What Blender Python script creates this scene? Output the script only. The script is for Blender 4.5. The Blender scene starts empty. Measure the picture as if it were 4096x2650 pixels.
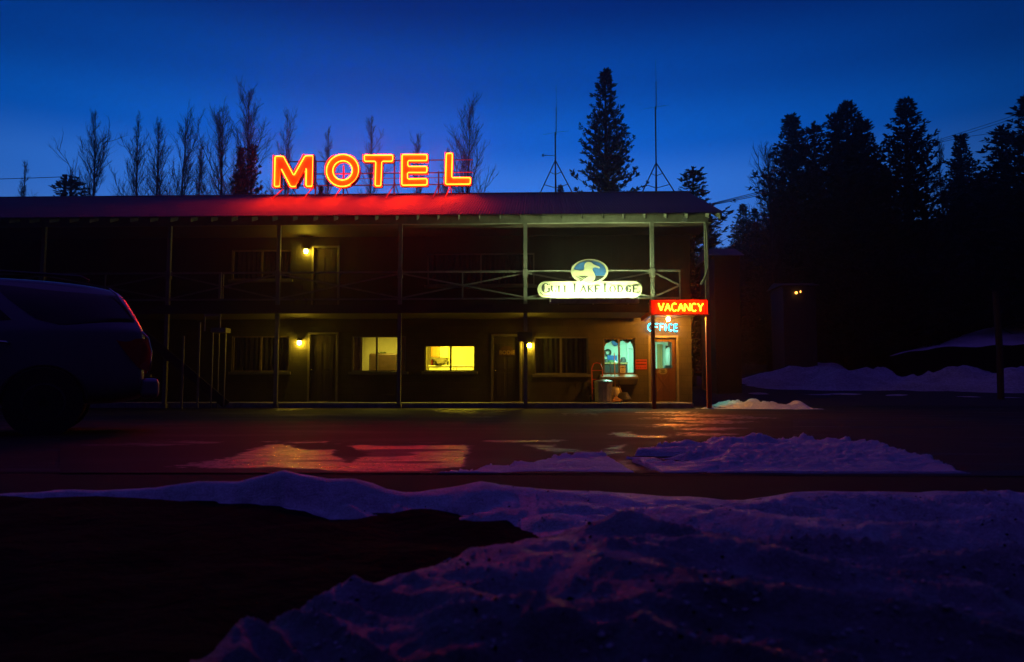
import bpy, math, random
from math import sin, cos, tan, pi, radians, sqrt, atan2
from mathutils import Vector, noise

C = bpy.context.scene.collection
F = 3100.0; HOR = 1560.0; CAMZ = 0.55; YAW = radians(1.9); CAMY = -25.0
PIT = math.atan((HOR - 1325.0) / F)
FW = Vector((-sin(YAW) * cos(PIT), cos(YAW) * cos(PIT), sin(PIT)))
RT = Vector((cos(YAW), sin(YAW), 0))
UP = RT.cross(FW)
CAM = Vector((0, CAMY, CAMZ))

def ray(px, py):
    return FW + RT * ((px - 2048) / F) + UP * ((1325 - py) / F)
def P(px, py, Y):
    d = ray(px, py); return CAM + d * ((Y - CAMY) / d.y)
def G(px, py, z=0.0):
    d = ray(px, py); return CAM + d * ((z - CAMZ) / d.z)
def D(px, py, Z):                       # point at horizontal distance Z in front of the camera
    d = ray(px, py); h = -sin(YAW) * d.x + cos(YAW) * d.y
    return CAM + d * (Z / h)

# ------------------------------------------------------------------ helpers
def tag(o, label=None, cat=None, group=None, kind=None):
    if label: o['label'] = label
    if cat: o['category'] = cat
    if group: o['group'] = group
    if kind: o['kind'] = kind
    return o
def wloc(o):
    v = Vector((0, 0, 0))
    while o is not None:
        v += o.location; o = o.parent
    return v
def empty(name, loc, label, cat, group=None):
    o = bpy.data.objects.new(name, None); C.objects.link(o); o.location = loc
    o.empty_display_size = 0.1
    return tag(o, label, cat, group)

class MB:
    def __init__(s): s.v = []; s.f = []
    def add(s, vs, fs):
        n = len(s.v); s.v += [tuple(v) for v in vs]; s.f += [tuple(i + n for i in f) for f in fs]; return s
    def box(s, a, b):
        x0, x1 = sorted((a[0], b[0])); y0, y1 = sorted((a[1], b[1])); z0, z1 = sorted((a[2], b[2]))
        return s.add([(x0,y0,z0),(x1,y0,z0),(x1,y1,z0),(x0,y1,z0),(x0,y0,z1),(x1,y0,z1),(x1,y1,z1),(x0,y1,z1)],
                     [(0,3,2,1),(4,5,6,7),(0,1,5,4),(1,2,6,5),(2,3,7,6),(3,0,4,7)])
    def bar(s, a, b, w, h, up=(0, 0, 1)):
        a = Vector(a); b = Vector(b); d = (b - a).normalized(); u = Vector(up)
        sd = d.cross(u)
        if sd.length < 1e-4: sd = d.cross(Vector((0, 1, 0)))
        sd.normalize(); u = sd.cross(d)
        vs = []
        for p in (a, b):
            for i, j in ((-1,-1),(1,-1),(1,1),(-1,1)): vs.append(p + sd * (i * w / 2) + u * (j * h / 2))
        return s.add(vs, [(0,1,2,3),(7,6,5,4),(0,4,5,1),(1,5,6,2),(2,6,7,3),(3,7,4,0)])
    def tube(s, pts, r, n=6, closed=False, r2=None, cap=True):
        pts = [Vector(p) for p in pts]; m = len(pts); vs = []; fs = []; prev = None
        for i, p in enumerate(pts):
            if closed: t = pts[(i + 1) % m] - pts[i - 1]
            else: t = pts[min(i + 1, m - 1)] - pts[max(i - 1, 0)]
            t.normalize()
            if prev is None:
                a = t.cross(Vector((0.13, 0.2, 1)))
                if a.length < .1: a = t.cross(Vector((1, 0, 0)))
            else: a = prev - t * prev.dot(t)
            a.normalize(); prev = a; b = t.cross(a)
            rr = r if r2 is None else r + (r2 - r) * i / max(1, m - 1)
            for k in range(n):
                q = 2 * pi * k / n; vs.append(p + a * (cos(q) * rr) + b * (sin(q) * rr))
        for i in range(m if closed else m - 1):
            j = (i + 1) % m
            for k in range(n):
                k2 = (k + 1) % n; fs.append((i*n+k, i*n+k2, j*n+k2, j*n+k))
        if cap and not closed:
            fs.append(tuple(range(n))[::-1]); fs.append(tuple((m-1)*n + k for k in range(n)))
        return s.add(vs, fs)
    def lathe(s, prof, c, n=16, ax='z'):
        vs = []; fs = []
        for (r, h) in prof:
            for k in range(n):
                q = 2 * pi * k / n
                if ax == 'z': vs.append((c[0] + r*cos(q), c[1] + r*sin(q), c[2] + h))
                elif ax == 'y': vs.append((c[0] + r*cos(q), c[1] + h, c[2] + r*sin(q)))
                else: vs.append((c[0] + h, c[1] + r*cos(q), c[2] + r*sin(q)))
        for i in range(len(prof) - 1):
            for k in range(n):
                k2 = (k + 1) % n; fs.append((i*n+k, i*n+k2, (i+1)*n+k2, (i+1)*n+k))
        fs.append(tuple(range(n))[::-1]); fs.append(tuple((len(prof)-1)*n + k for k in range(n)))
        return s.add(vs, fs)
    def prism(s, poly, y0, y1):          # polygon in x,z, extruded between two y
        n = len(poly)
        ar = sum(poly[i][0]*poly[(i+1)%n][1] - poly[(i+1)%n][0]*poly[i][1] for i in range(n))
        if ar < 0: poly = poly[::-1]
        vs = [(p[0], y0, p[1]) for p in poly] + [(p[0], y1, p[1]) for p in poly]
        fs = [tuple(range(n)), tuple(range(2*n-1, n-1, -1))] + [(i, i+n, (i+1)%n+n, (i+1)%n) for i in range(n)]
        return s.add(vs, fs)
    def build(s, name, m, parent=None, smooth=False, local=False):
        me = bpy.data.meshes.new(name)
        o = None
        off = Vector((0, 0, 0)) if (parent is None or local) else wloc(parent)
        me.from_pydata([(v[0]-off.x, v[1]-off.y, v[2]-off.z) for v in s.v], [], s.f)
        me.update()
        if smooth: me.polygons.foreach_set('use_smooth', [True] * len(me.polygons))
        if m: me.materials.append(m)
        o = bpy.data.objects.new(name, me); C.objects.link(o)
        if parent: o.parent = parent
        return o

def bevel(o, w, seg=2):
    md = o.modifiers.new('bevel', 'BEVEL'); md.width = w; md.segments = seg; md.limit_method = 'ANGLE'
    return o
def text_mesh(body, size, depth, M, name, mat, parent, bold=0.0, sp=1.0):
    cu = bpy.data.curves.new(name, 'FONT'); cu.body = body; cu.size = size; cu.extrude = depth
    cu.align_x = 'CENTER'; cu.align_y = 'CENTER'; cu.offset = bold; cu.space_character = sp
    t = bpy.data.objects.new('tmp', cu); C.objects.link(t)
    bpy.context.view_layer.update()
    me = bpy.data.meshes.new_from_object(t.evaluated_get(bpy.context.evaluated_depsgraph_get()))
    bpy.data.objects.remove(t)
    mb = MB(); mb.v = [(v.co.x + M[0], M[1] - v.co.z, v.co.y + M[2]) for v in me.vertices]
    mb.f = [tuple(p.vertices) for p in me.polygons]
    bpy.data.meshes.remove(me)
    return mb.build(name, mat, parent)

# ------------------------------------------------------------------ materials
def new_mat(name):
    m = bpy.data.materials.new(name); m.use_nodes = True
    return m, m.node_tree, m.node_tree.nodes['Principled BSDF']
def mat(name, col, rough=.7, metal=0., var=.25, scale=6., bump=0., bscale=40., spec=.5, rvar=0.):
    m, nt, b = new_mat(name)
    b.inputs['Roughness'].default_value = rough; b.inputs['Metallic'].default_value = metal
    b.inputs['Specular IOR Level'].default_value = spec
    tc = nt.nodes.new('ShaderNodeTexCoord')
    nz = nt.nodes.new('ShaderNodeTexNoise'); nz.inputs['Scale'].default_value = scale; nz.inputs['Detail'].default_value = 6
    nt.links.new(tc.outputs['Object'], nz.inputs['Vector'])
    cr = nt.nodes.new('ShaderNodeValToRGB')
    cr.color_ramp.elements[0].position = .3; cr.color_ramp.elements[1].position = .7
    cr.color_ramp.elements[0].color = (*[c * (1 - var) for c in col], 1)
    cr.color_ramp.elements[1].color = (*[min(1, c * (1 + var)) for c in col], 1)
    nt.links.new(nz.outputs['Fac'], cr.inputs['Fac']); nt.links.new(cr.outputs['Color'], b.inputs['Base Color'])
    if rvar:
        mr = nt.nodes.new('ShaderNodeMapRange'); mr.inputs['To Min'].default_value = rough - rvar; mr.inputs['To Max'].default_value = rough + rvar
        nt.links.new(nz.outputs['Fac'], mr.inputs['Value']); nt.links.new(mr.outputs['Result'], b.inputs['Roughness'])
    if bump:
        n2 = nt.nodes.new('ShaderNodeTexNoise'); n2.inputs['Scale'].default_value = bscale; n2.inputs['Detail'].default_value = 5
        nt.links.new(tc.outputs['Object'], n2.inputs['Vector'])
        bp = nt.nodes.new('ShaderNodeBump'); bp.inputs['Strength'].default_value = bump; bp.inputs['Distance'].default_value = .02
        nt.links.new(n2.outputs['Fac'], bp.inputs['Height']); nt.links.new(bp.outputs['Normal'], b.inputs['Normal'])
    return m
def emit(name, col, st):
    m = bpy.data.materials.new(name); m.use_nodes = True; nt = m.node_tree; nt.nodes.clear()
    e = nt.nodes.new('ShaderNodeEmission'); e.inputs[0].default_value = (*col, 1); e.inputs[1].default_value = st
    o = nt.nodes.new('ShaderNodeOutputMaterial'); nt.links.new(e.outputs[0], o.inputs[0])
    return m
def glass(name, tint=(1, 1, 1), refl=.10):
    m = bpy.data.materials.new(name); m.use_nodes = True; nt = m.node_tree; nt.nodes.clear()
    t = nt.nodes.new('ShaderNodeBsdfTransparent'); t.inputs[0].default_value = (*tint, 1)
    g = nt.nodes.new('ShaderNodeBsdfGlossy'); g.inputs['Roughness'].default_value = .03
    mx = nt.nodes.new('ShaderNodeMixShader'); mx.inputs[0].default_value = refl
    o = nt.nodes.new('ShaderNodeOutputMaterial')
    nt.links.new(t.outputs[0], mx.inputs[1]); nt.links.new(g.outputs[0], mx.inputs[2]); nt.links.new(mx.outputs[0], o.inputs[0])
    return m
def block_mat(name, col):
    m, nt, b = new_mat(name); b.inputs['Roughness'].default_value = .85
    tc = nt.nodes.new('ShaderNodeTexCoord'); sp = nt.nodes.new('ShaderNodeSeparateXYZ'); cb = nt.nodes.new('ShaderNodeCombineXYZ')
    nt.links.new(tc.outputs['Object'], sp.inputs[0])
    ad = nt.nodes.new('ShaderNodeMath'); ad.operation = 'ADD'
    nt.links.new(sp.outputs['X'], ad.inputs[0]); nt.links.new(sp.outputs['Y'], ad.inputs[1])
    nt.links.new(ad.outputs[0], cb.inputs['X']); nt.links.new(sp.outputs['Z'], cb.inputs['Y'])
    br = nt.nodes.new('ShaderNodeTexBrick'); nt.links.new(cb.outputs[0], br.inputs['Vector'])
    br.inputs['Scale'].default_value = 1; br.inputs['Brick Width'].default_value = .4; br.inputs['Row Height'].default_value = .2
    br.inputs['Mortar Size'].default_value = .008; br.inputs['Mortar Smooth'].default_value = .3
    br.inputs['Color1'].default_value = (*col, 1); br.inputs['Color2'].default_value = (*[c*.88 for c in col], 1)
    br.inputs['Mortar'].default_value = (*[c*.55 for c in col], 1)
    nz = nt.nodes.new('ShaderNodeTexNoise'); nz.inputs['Scale'].default_value = 60; nz.inputs['Detail'].default_value = 6
    nt.links.new(tc.outputs['Object'], nz.inputs['Vector'])
    mx = nt.nodes.new('ShaderNodeMix'); mx.data_type = 'RGBA'; mx.blend_type = 'MULTIPLY'; mx.inputs[0].default_value = .45
    nt.links.new(br.outputs['Color'], mx.inputs[6]); nt.links.new(nz.outputs['Color'], mx.inputs[7])
    n3 = nt.nodes.new('ShaderNodeTexNoise'); n3.inputs['Scale'].default_value = 1.3; n3.inputs['Detail'].default_value = 4
    nt.links.new(tc.outputs['Object'], n3.inputs['Vector'])
    mr = nt.nodes.new('ShaderNodeMapRange'); mr.inputs['From Min'].default_value = .3; mr.inputs['From Max'].default_value = .7
    mr.inputs['To Min'].default_value = .65; mr.inputs['To Max'].default_value = 1.1; nt.links.new(n3.outputs['Fac'], mr.inputs['Value'])
    m2 = nt.nodes.new('ShaderNodeVectorMath'); m2.operation = 'SCALE'
    nt.links.new(mx.outputs[2], m2.inputs[0]); nt.links.new(mr.outputs['Result'], m2.inputs['Scale'])
    nt.links.new(m2.outputs['Vector'], b.inputs['Base Color'])
    mth = nt.nodes.new('ShaderNodeMath'); mth.operation = 'MULTIPLY_ADD'; mth.inputs[1].default_value = -1.2
    nt.links.new(br.outputs['Fac'], mth.inputs[0]); nt.links.new(nz.outputs['Fac'], mth.inputs[2])
    bp = nt.nodes.new('ShaderNodeBump'); bp.inputs['Strength'].default_value = .5; bp.inputs['Distance'].default_value = .012
    nt.links.new(mth.outputs[0], bp.inputs['Height']); nt.links.new(bp.outputs['Normal'], b.inputs['Normal'])
    return m
def plank_mat(name, col, width=.18, axis='X', rough=.7, var=.3):
    m, nt, b = new_mat(name); b.inputs['Roughness'].default_value = rough
    tc = nt.nodes.new('ShaderNodeTexCoord'); sp = nt.nodes.new('ShaderNodeSeparateXYZ'); nt.links.new(tc.outputs['Object'], sp.inputs[0])
    dv = nt.nodes.new('ShaderNodeMath'); dv.operation = 'DIVIDE'; dv.inputs[1].default_value = width; nt.links.new(sp.outputs[axis], dv.inputs[0])
    fl = nt.nodes.new('ShaderNodeMath'); fl.operation = 'FLOOR'; nt.links.new(dv.outputs[0], fl.inputs[0])
    fr = nt.nodes.new('ShaderNodeMath'); fr.operation = 'FRACT'; nt.links.new(dv.outputs[0], fr.inputs[0])
    wn = nt.nodes.new('ShaderNodeTexWhiteNoise'); wn.noise_dimensions = '1D'; nt.links.new(fl.outputs[0], wn.inputs['W'])
    mp = nt.nodes.new('ShaderNodeMapping'); sc = {'X': (30, 3, 3), 'Y': (3, 30, 3), 'Z': (3, 3, 30)}[axis]
    mp.inputs['Scale'].default_value = sc; nt.links.new(tc.outputs['Object'], mp.inputs[0])
    nz = nt.nodes.new('ShaderNodeTexNoise'); nz.inputs['Scale'].default_value = 1.5; nz.inputs['Detail'].default_value = 6; nt.links.new(mp.outputs[0], nz.inputs['Vector'])
    ad = nt.nodes.new('ShaderNodeMath'); ad.operation = 'ADD'; nt.links.new(wn.outputs['Value'], ad.inputs[0]); nt.links.new(nz.outputs['Fac'], ad.inputs[1])
    mr = nt.nodes.new('ShaderNodeMapRange'); mr.inputs['From Max'].default_value = 2
    mr.inputs['To Min'].default_value = 1 - var; mr.inputs['To Max'].default_value = 1 + var; nt.links.new(ad.outputs[0], mr.inputs['Value'])
    gp = nt.nodes.new('ShaderNodeMath'); gp.operation = 'GREATER_THAN'; gp.inputs[1].default_value = .06; nt.links.new(fr.outputs[0], gp.inputs[0])
    gm = nt.nodes.new('ShaderNodeMapRange'); gm.inputs['To Min'].default_value = .35; nt.links.new(gp.outputs[0], gm.inputs['Value'])
    ml = nt.nodes.new('ShaderNodeMath'); ml.operation = 'MULTIPLY'; nt.links.new(mr.outputs['Result'], ml.inputs[0]); nt.links.new(gm.outputs['Result'], ml.inputs[1])
    vm = nt.nodes.new('ShaderNodeVectorMath'); vm.operation = 'SCALE'; vm.inputs[0].default_value = col
    nt.links.new(ml.outputs[0], vm.inputs['Scale']); nt.links.new(vm.outputs['Vector'], b.inputs['Base Color'])
    bp = nt.nodes.new('ShaderNodeBump'); bp.inputs['Strength'].default_value = .6; bp.inputs['Distance'].default_value = .01
    nt.links.new(gm.outputs['Result'], bp.inputs['Height']); nt.links.new(bp.outputs['Normal'], b.inputs['Normal'])
    return m
def snow_mat(name, dirt=.25, gs=90., rough=.55):
    m, nt, b = new_mat(name)
    tc = nt.nodes.new('ShaderNodeTexCoord')
    n1 = nt.nodes.new('ShaderNodeTexNoise'); n1.inputs['Scale'].default_value = gs; n1.inputs['Detail'].default_value = 7; n1.inputs['Roughness'].default_value = .7
    n2 = nt.nodes.new('ShaderNodeTexNoise'); n2.inputs['Scale'].default_value = gs / 14; n2.inputs['Detail'].default_value = 6; n2.inputs['Roughness'].default_value = .65
    nt.links.new(tc.outputs['Object'], n1.inputs['Vector']); nt.links.new(tc.outputs['Object'], n2.inputs['Vector'])
    cr = nt.nodes.new('ShaderNodeValToRGB'); e = cr.color_ramp.elements
    e[0].position = .36; e[0].color = (.70 * (1 - dirt), .66 * (1 - dirt), .66 * (1 - dirt), 1); e[1].position = .60; e[1].color = (.86, .86, .88, 1)
    am = nt.nodes.new('ShaderNodeMath'); am.operation = 'MULTIPLY_ADD'; am.inputs[1].default_value = .55
    ab = nt.nodes.new('ShaderNodeMath'); ab.operation = 'MULTIPLY'; ab.inputs[1].default_value = .45
    nt.links.new(n2.outputs['Fac'], ab.inputs[0]); nt.links.new(n1.outputs['Fac'], am.inputs[0]); nt.links.new(ab.outputs[0], am.inputs[2]); nt.links.new(am.outputs[0], cr.inputs['Fac']); nt.links.new(cr.outputs['Color'], b.inputs['Base Color'])
    b.inputs['Roughness'].default_value = rough
    ad = nt.nodes.new('ShaderNodeMath'); ad.operation = 'MULTIPLY_ADD'; ad.inputs[1].default_value = 3.0
    nt.links.new(n2.outputs['Fac'], ad.inputs[0]); nt.links.new(n1.outputs['Fac'], ad.inputs[2])
    bp = nt.nodes.new('ShaderNodeBump'); bp.inputs['Strength'].default_value = 1; bp.inputs['Distance'].default_value = 1.6 / gs
    nt.links.new(ad.outputs[0], bp.inputs['Height']); nt.links.new(bp.outputs['Normal'], b.inputs['Normal'])
    return m
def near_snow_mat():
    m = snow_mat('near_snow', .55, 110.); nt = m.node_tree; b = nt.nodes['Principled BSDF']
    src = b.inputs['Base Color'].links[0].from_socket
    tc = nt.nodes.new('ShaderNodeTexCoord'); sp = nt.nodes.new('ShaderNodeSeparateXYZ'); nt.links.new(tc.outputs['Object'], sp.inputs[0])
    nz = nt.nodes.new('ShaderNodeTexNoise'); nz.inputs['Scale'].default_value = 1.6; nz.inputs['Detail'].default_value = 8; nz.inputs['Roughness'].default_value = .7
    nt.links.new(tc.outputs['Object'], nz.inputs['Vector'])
    # shade towards the camera put into the snow colour, its border broken ragged
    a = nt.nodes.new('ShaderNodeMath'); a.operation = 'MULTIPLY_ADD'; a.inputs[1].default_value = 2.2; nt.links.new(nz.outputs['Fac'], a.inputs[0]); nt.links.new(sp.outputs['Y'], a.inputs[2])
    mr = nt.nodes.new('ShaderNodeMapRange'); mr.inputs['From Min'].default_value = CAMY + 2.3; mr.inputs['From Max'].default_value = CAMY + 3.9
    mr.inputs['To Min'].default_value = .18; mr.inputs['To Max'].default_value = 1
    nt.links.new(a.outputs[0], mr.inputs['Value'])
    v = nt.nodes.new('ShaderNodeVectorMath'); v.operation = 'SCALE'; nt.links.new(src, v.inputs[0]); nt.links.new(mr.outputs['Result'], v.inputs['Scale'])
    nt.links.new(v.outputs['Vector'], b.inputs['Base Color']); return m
def wet_mat(name, col, rlo, rhi, sx, sy, lo=.45, hi=.6, bump=.25, bs=25., bdist=.01, spec=.5):
    """asphalt, wet in patches: roughness follows a noise stretched along the lot"""
    m, nt, b = new_mat(name)
    tc = nt.nodes.new('ShaderNodeTexCoord'); mp = nt.nodes.new('ShaderNodeMapping'); mp.inputs['Scale'].default_value = (sx, sy, 1)
    nt.links.new(tc.outputs['Object'], mp.inputs[0])
    n1 = nt.nodes.new('ShaderNodeTexNoise'); n1.inputs['Scale'].default_value = 1; n1.inputs['Detail'].default_value = 7; n1.inputs['Roughness'].default_value = .6
    nt.links.new(mp.outputs[0], n1.inputs['Vector'])
    b.inputs['Specular IOR Level'].default_value = spec
    mr = nt.nodes.new('ShaderNodeMapRange'); mr.inputs['From Min'].default_value = lo; mr.inputs['From Max'].default_value = hi
    mr.inputs['To Min'].default_value = rlo; mr.inputs['To Max'].default_value = rhi
    nt.links.new(n1.outputs['Fac'], mr.inputs['Value']); nt.links.new(mr.outputs['Result'], b.inputs['Roughness'])
    n2 = nt.nodes.new('ShaderNodeTexNoise'); n2.inputs['Scale'].default_value = bs; n2.inputs['Detail'].default_value = 6
    nt.links.new(tc.outputs['Object'], n2.inputs['Vector'])
    bp = nt.nodes.new('ShaderNodeBump'); bp.inputs['Strength'].default_value = bump; bp.inputs['Distance'].default_value = bdist
    nt.links.new(n2.outputs['Fac'], bp.inputs['Height']); nt.links.new(bp.outputs['Normal'], b.inputs['Normal'])
    cr = nt.nodes.new('ShaderNodeValToRGB'); cr.color_ramp.elements[0].color = (*[c*.6 for c in col], 1); cr.color_ramp.elements[1].color = (*[c*1.4 for c in col], 1)
    nt.links.new(n2.outputs['Fac'], cr.inputs['Fac']); nt.links.new(cr.outputs['Color'], b.inputs['Base Color'])
    return m

M = dict(
 block=block_mat('painted_block', (.085, .076, .055)),
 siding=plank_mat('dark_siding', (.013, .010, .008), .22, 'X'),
 ceil=plank_mat('porch_ceiling_boards', (.045, .032, .018), .14, 'Y'),
 trim=mat('weathered_trim', (.145, .145, .118), .65, var=.2, bump=.2),
 brown=mat('brown_trim', (.16, .12, .08), .6, var=.25, bump=.2),
 frame=mat('pale_frame', (.15, .14, .11), .5, var=.15),
 jamb=mat('door_jamb', (.17, .155, .12), .55, var=.15),
 door=plank_mat('dark_door', (.045, .032, .022), .2, 'X', .45),
 officedoor=plank_mat('red_brown_door', (.09, .035, .02), .2, 'X', .45),
 roof=mat('galvanised_roof', (.088, .084, .080), .55, 0, var=.3, scale=1.7, bump=.15, bscale=12, rvar=.1, spec=.25),
 slab=mat('concrete_walk', (.22, .21, .19), .75, var=.3, bump=.3, bscale=60),
 steel=mat('sign_steel', (.25, .22, .2), .5, .5),
 metal=mat('galvanised_metal', (.42, .42, .42), .32, .8, var=.2),
 black=mat('black_metal', (.02, .02, .02), .5),
 cream=mat('cream_wall', (.66, .62, .50), .8, var=.05),
 green=mat('office_wall', (.60, .68, .60), .8, var=.05),
 carpet=mat('carpet', (.12, .09, .06), .9),
 wood=plank_mat('pine_cabinet', (.42, .24, .09), .12, 'X'),
 white=mat('white_enamel', (.75, .75, .72), .3, var=.05),
 curtain=mat('brown_curtain', (.20, .11, .05), .9, var=.3),
 leather=mat('dark_leather', (.045,.022,.012), .5),
 darkcurtain=mat('dark_drape', (.05, .05, .04), .9, var=.3),
 floral=mat('floral_valance', (.22, .22, .14), .9, var=.9, scale=25),
 dark=mat('dark_stuff', (.03, .03, .03), .6),
 leaf=mat('house_plant_leaf', (.04, .09, .03), .6),
 blue=mat('blue_panel', (.02, .10, .35), .5),
 red=mat('red_enamel', (.45, .05, .03), .45, var=.12),
 letterface=mat('letter_face', (.75, .40, .06), .6, var=.1, spec=.1),
 straw=mat('straw', (.55, .30, .10), .9, var=.4, scale=60),
 handle=mat('wood_handle', (.45, .24, .09), .6),
 bark=mat('bark', (.045, .035, .03), .9, var=.3),
 needle=mat('needles', (.022, .040, .026), .75, var=.4, scale=2),
 signface=mat('cream_sign', (.26, .25, .17), .5, var=.06),
 signdark=mat('sign_lettering', (.012, .014, .016), .9, spec=.05),
 signblue=mat('sign_blue', (.012, .06, .2), .5),
 signgold=mat('sign_gold', (.35, .22, .06), .5),
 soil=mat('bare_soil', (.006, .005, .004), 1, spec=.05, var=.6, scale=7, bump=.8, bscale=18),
 ground=mat('ground', (.020, .018, .015), .9, var=.4, scale=1.5, bump=.4),
 lot=wet_mat('lot_asphalt', (.020, .018, .017), .42, .8, .30, 1.8, .36, .50, .6, 30, spec=.12),
 apron=mat('gutter_asphalt', (.009, .0085, .008), .9, var=.4, scale=3, bump=.3, spec=.15),
 puddle=wet_mat('wet_film', (.05, .035, .028), .22, .46, 1.0, 6, .4, .6, .7, 45, .008),
 ice=wet_mat('ice_film', (.10, .10, .10), .12, .30, 2, 4, .4, .6, .4, 30, .006),
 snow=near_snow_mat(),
 snowlot=snow_mat('lot_snow', .08, 40.),
 snowfar=snow_mat('far_snow', .6, 10.),
 carpaint=mat('silver_car_paint', (.17, .17, .19), .28, .25, var=.04),
 carglass=mat('tinted_glass', (.004, .004, .005), .06, var=0),
 rubber=mat('rubber', (.015, .015, .015), .8),
 taillight=mat('tail_light_lens', (.5, .01, .008), .14, var=.1),
 rimgrey=mat('dirty_alloy', (.06,.06,.06), .5, .3),
 chrome=mat('chrome', (.6, .6, .6), .12, 1),
 glass=glass('window_glass', (.96, .97, .96), .06),
 darkglass=glass('dark_window_glass', (.5, .5, .5), .03),
 neonred=emit('neon_red', (1, .018, .001), 95),
 neonvac=emit('neon_vacancy', (1, .042, .001), 110),
 neoncyan=emit('neon_cyan', (.006, .66, 1), 14),
 lamp=emit('porch_lamp_glow', (1, .66, .03), 215),
 bulb=emit('canopy_bulb_glow', (1, .36, .02), 2300),
 fluo=emit('sign_tube_glow', (.76, 1, .44), 850),
 far=emit('far_window_glow', (1, .38, .06), 5),
)

# ------------------------------------------------------------------ terrain
def sstep(a, b, x):
    t = max(0, min(1, (x - a) / (b - a))); return t * t * (3 - 2 * t)
def T(x, y):
    z = 0.0
    if y > 3: z += .075 * min(y - 3, 22) * sstep(5, 12, x) + .05 * min(y - 3, 22) * (1 - sstep(5, 12, x))
    z += sstep(24, 62, y) * (13.2 + 4.5 * sstep(15, 50, x) + 1.2 * noise.noise(Vector((x * .06, y * .05, 0))))
    return z
mb = MB(); xs = [-500, -250, -140] + [-100 + 5 * i for i in range(41)] + [140, 250, 500]; ys = [-200, -80, -30, -10, 0, 3] + [6 + 4 * i for i in range(20)] + [120, 200, 500]
for y in ys:
    for x in xs: mb.v.append((x, y, T(x, y) - .012))
n = len(xs)
mb.f = [(j*n+i, j*n+i+1, (j+1)*n+i+1, (j+1)*n+i) for j in range(len(ys)-1) for i in range(n-1)]
tag(mb.build('ground', M['ground']), kind='structure')
# the lot (wet asphalt) starts at a straight edge 5.2 m out
yl = CAMY + 5.15
mb = MB(); mb.add([(-40, yl, -.004), (45, yl, -.004), (45, 3, -.004), (-40, 3, -.004)], [(0,1,2,3)])
tag(mb.build('parking_lot', M['lot']), kind='structure')
mb = MB(); mb.add([(-40, CAMY-3, -.008), (45, CAMY-3, -.008), (45, yl-.002, -.008), (-40, yl-.002, -.008)], [(0,1,2,3)])
tag(mb.build('road', M['apron']), kind='structure')

# one thin film of meltwater over the lot: its wetness (a point attribute) has the outlines of the puddles
POOLS = [([(640,1868),(900,1838),(985,1806),(1080,1782),(1130,1776),(1250,1798),(1335,1800),(1330,1822),(1400,1850),(1475,1822),(1440,1795),(1400,1781),
          (1550,1780),(1885,1781),(1866,1830),(1862,1868),(1700,1884),(1600,1888),(1350,1886),(1240,1876),(1100,1870),(950,1872)], 1),
 ([(330,1782),(640,1764),(900,1768),(880,1775),(620,1786)], .5), ([(1060,1768),(1180,1764),(1290,1769),(1200,1775)], .8), ([(1300,1776),(1560,1770),(1760,1774),(1500,1779)], .5),
 ([(2445,1728),(2510,1731),(2560,1742),(2660,1748),(2600,1753),(2500,1750),(2440,1738)], 1.2), ([(2095,1783),(2200,1780),(2330,1802),(2300,1812),(2205,1806),(2140,1795)], 1), ([(1960,1764),(2240,1762),(2230,1766),(1980,1768)], 1),
 ([(2430,1788),(2495,1780),(2508,1792),(2480,1812),(2420,1822),(2412,1800)], 1.2), ([(2440,1840),(2500,1830),(2560,1884),(2500,1886)], .6),
 ([(2590,1870),(2650,1856),(2710,1850),(2695,1868),(2660,1882),(2600,1880)], 1.1), ([(1740,1641),(1900,1635),(2010,1640),(1990,1653),(1850,1655),(1760,1651)], .9), ([(1880,1668),(1990,1666),(1960,1671)], .8),
 ([(1090,1631),(1220,1627),(1240,1636),(1120,1643)], .9), ([(2240,1655),(2400,1652),(2380,1660),(2250,1661)], .7)]
for a_, b_, c_, d_ in ((2520,2790,1650,4),(2620,2980,1662,5),(2560,2900,1676,5),(2680,3040,1688,6),(2540,2840,1702,5),(2700,3010,1716,6),(2860,3120,1672,4),(2600,2940,1738,6)):
    POOLS.append(([(a_,c_),((a_+b_)/2,c_-d_),(b_,c_),((a_+b_)/2+30,c_+d_)], .85))
def poly_d(pts, x, y):                     # signed distance, y stretched because the ground is seen edge on
    k = 5.0; inside = False; dm = 1e9; n = len(pts)
    for i in range(n):
        x1, y1 = pts[i]; x2, y2 = pts[(i+1) % n]
        if (y1 > y) != (y2 > y) and x < (x2-x1)*(y-y1)/(y2-y1)+x1: inside = not inside
        ax, ay, bx, by = x1, y1*k, x2, y2*k; dx, dy = bx-ax, by-ay
        t = max(0, min(1, ((x-ax)*dx+(y*k-ay)*dy)/(dx*dx+dy*dy+1e-9))); d = sqrt((x-ax-dx*t)**2+(y*k-ay-dy*t)**2)
        if d < dm: dm = d
    return dm if inside else -dm
mb = MB(); wet = []
cols = [240 + 7 * i for i in range(420)]; rows = [1892.5 - 1.35 * j for j in range(196)]
boxes = [(min(p[0] for p in P_)-60, max(p[0] for p in P_)+60, min(p[1] for p in P_)-12, max(p[1] for p in P_)+12) for P_, _ in POOLS]
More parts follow.
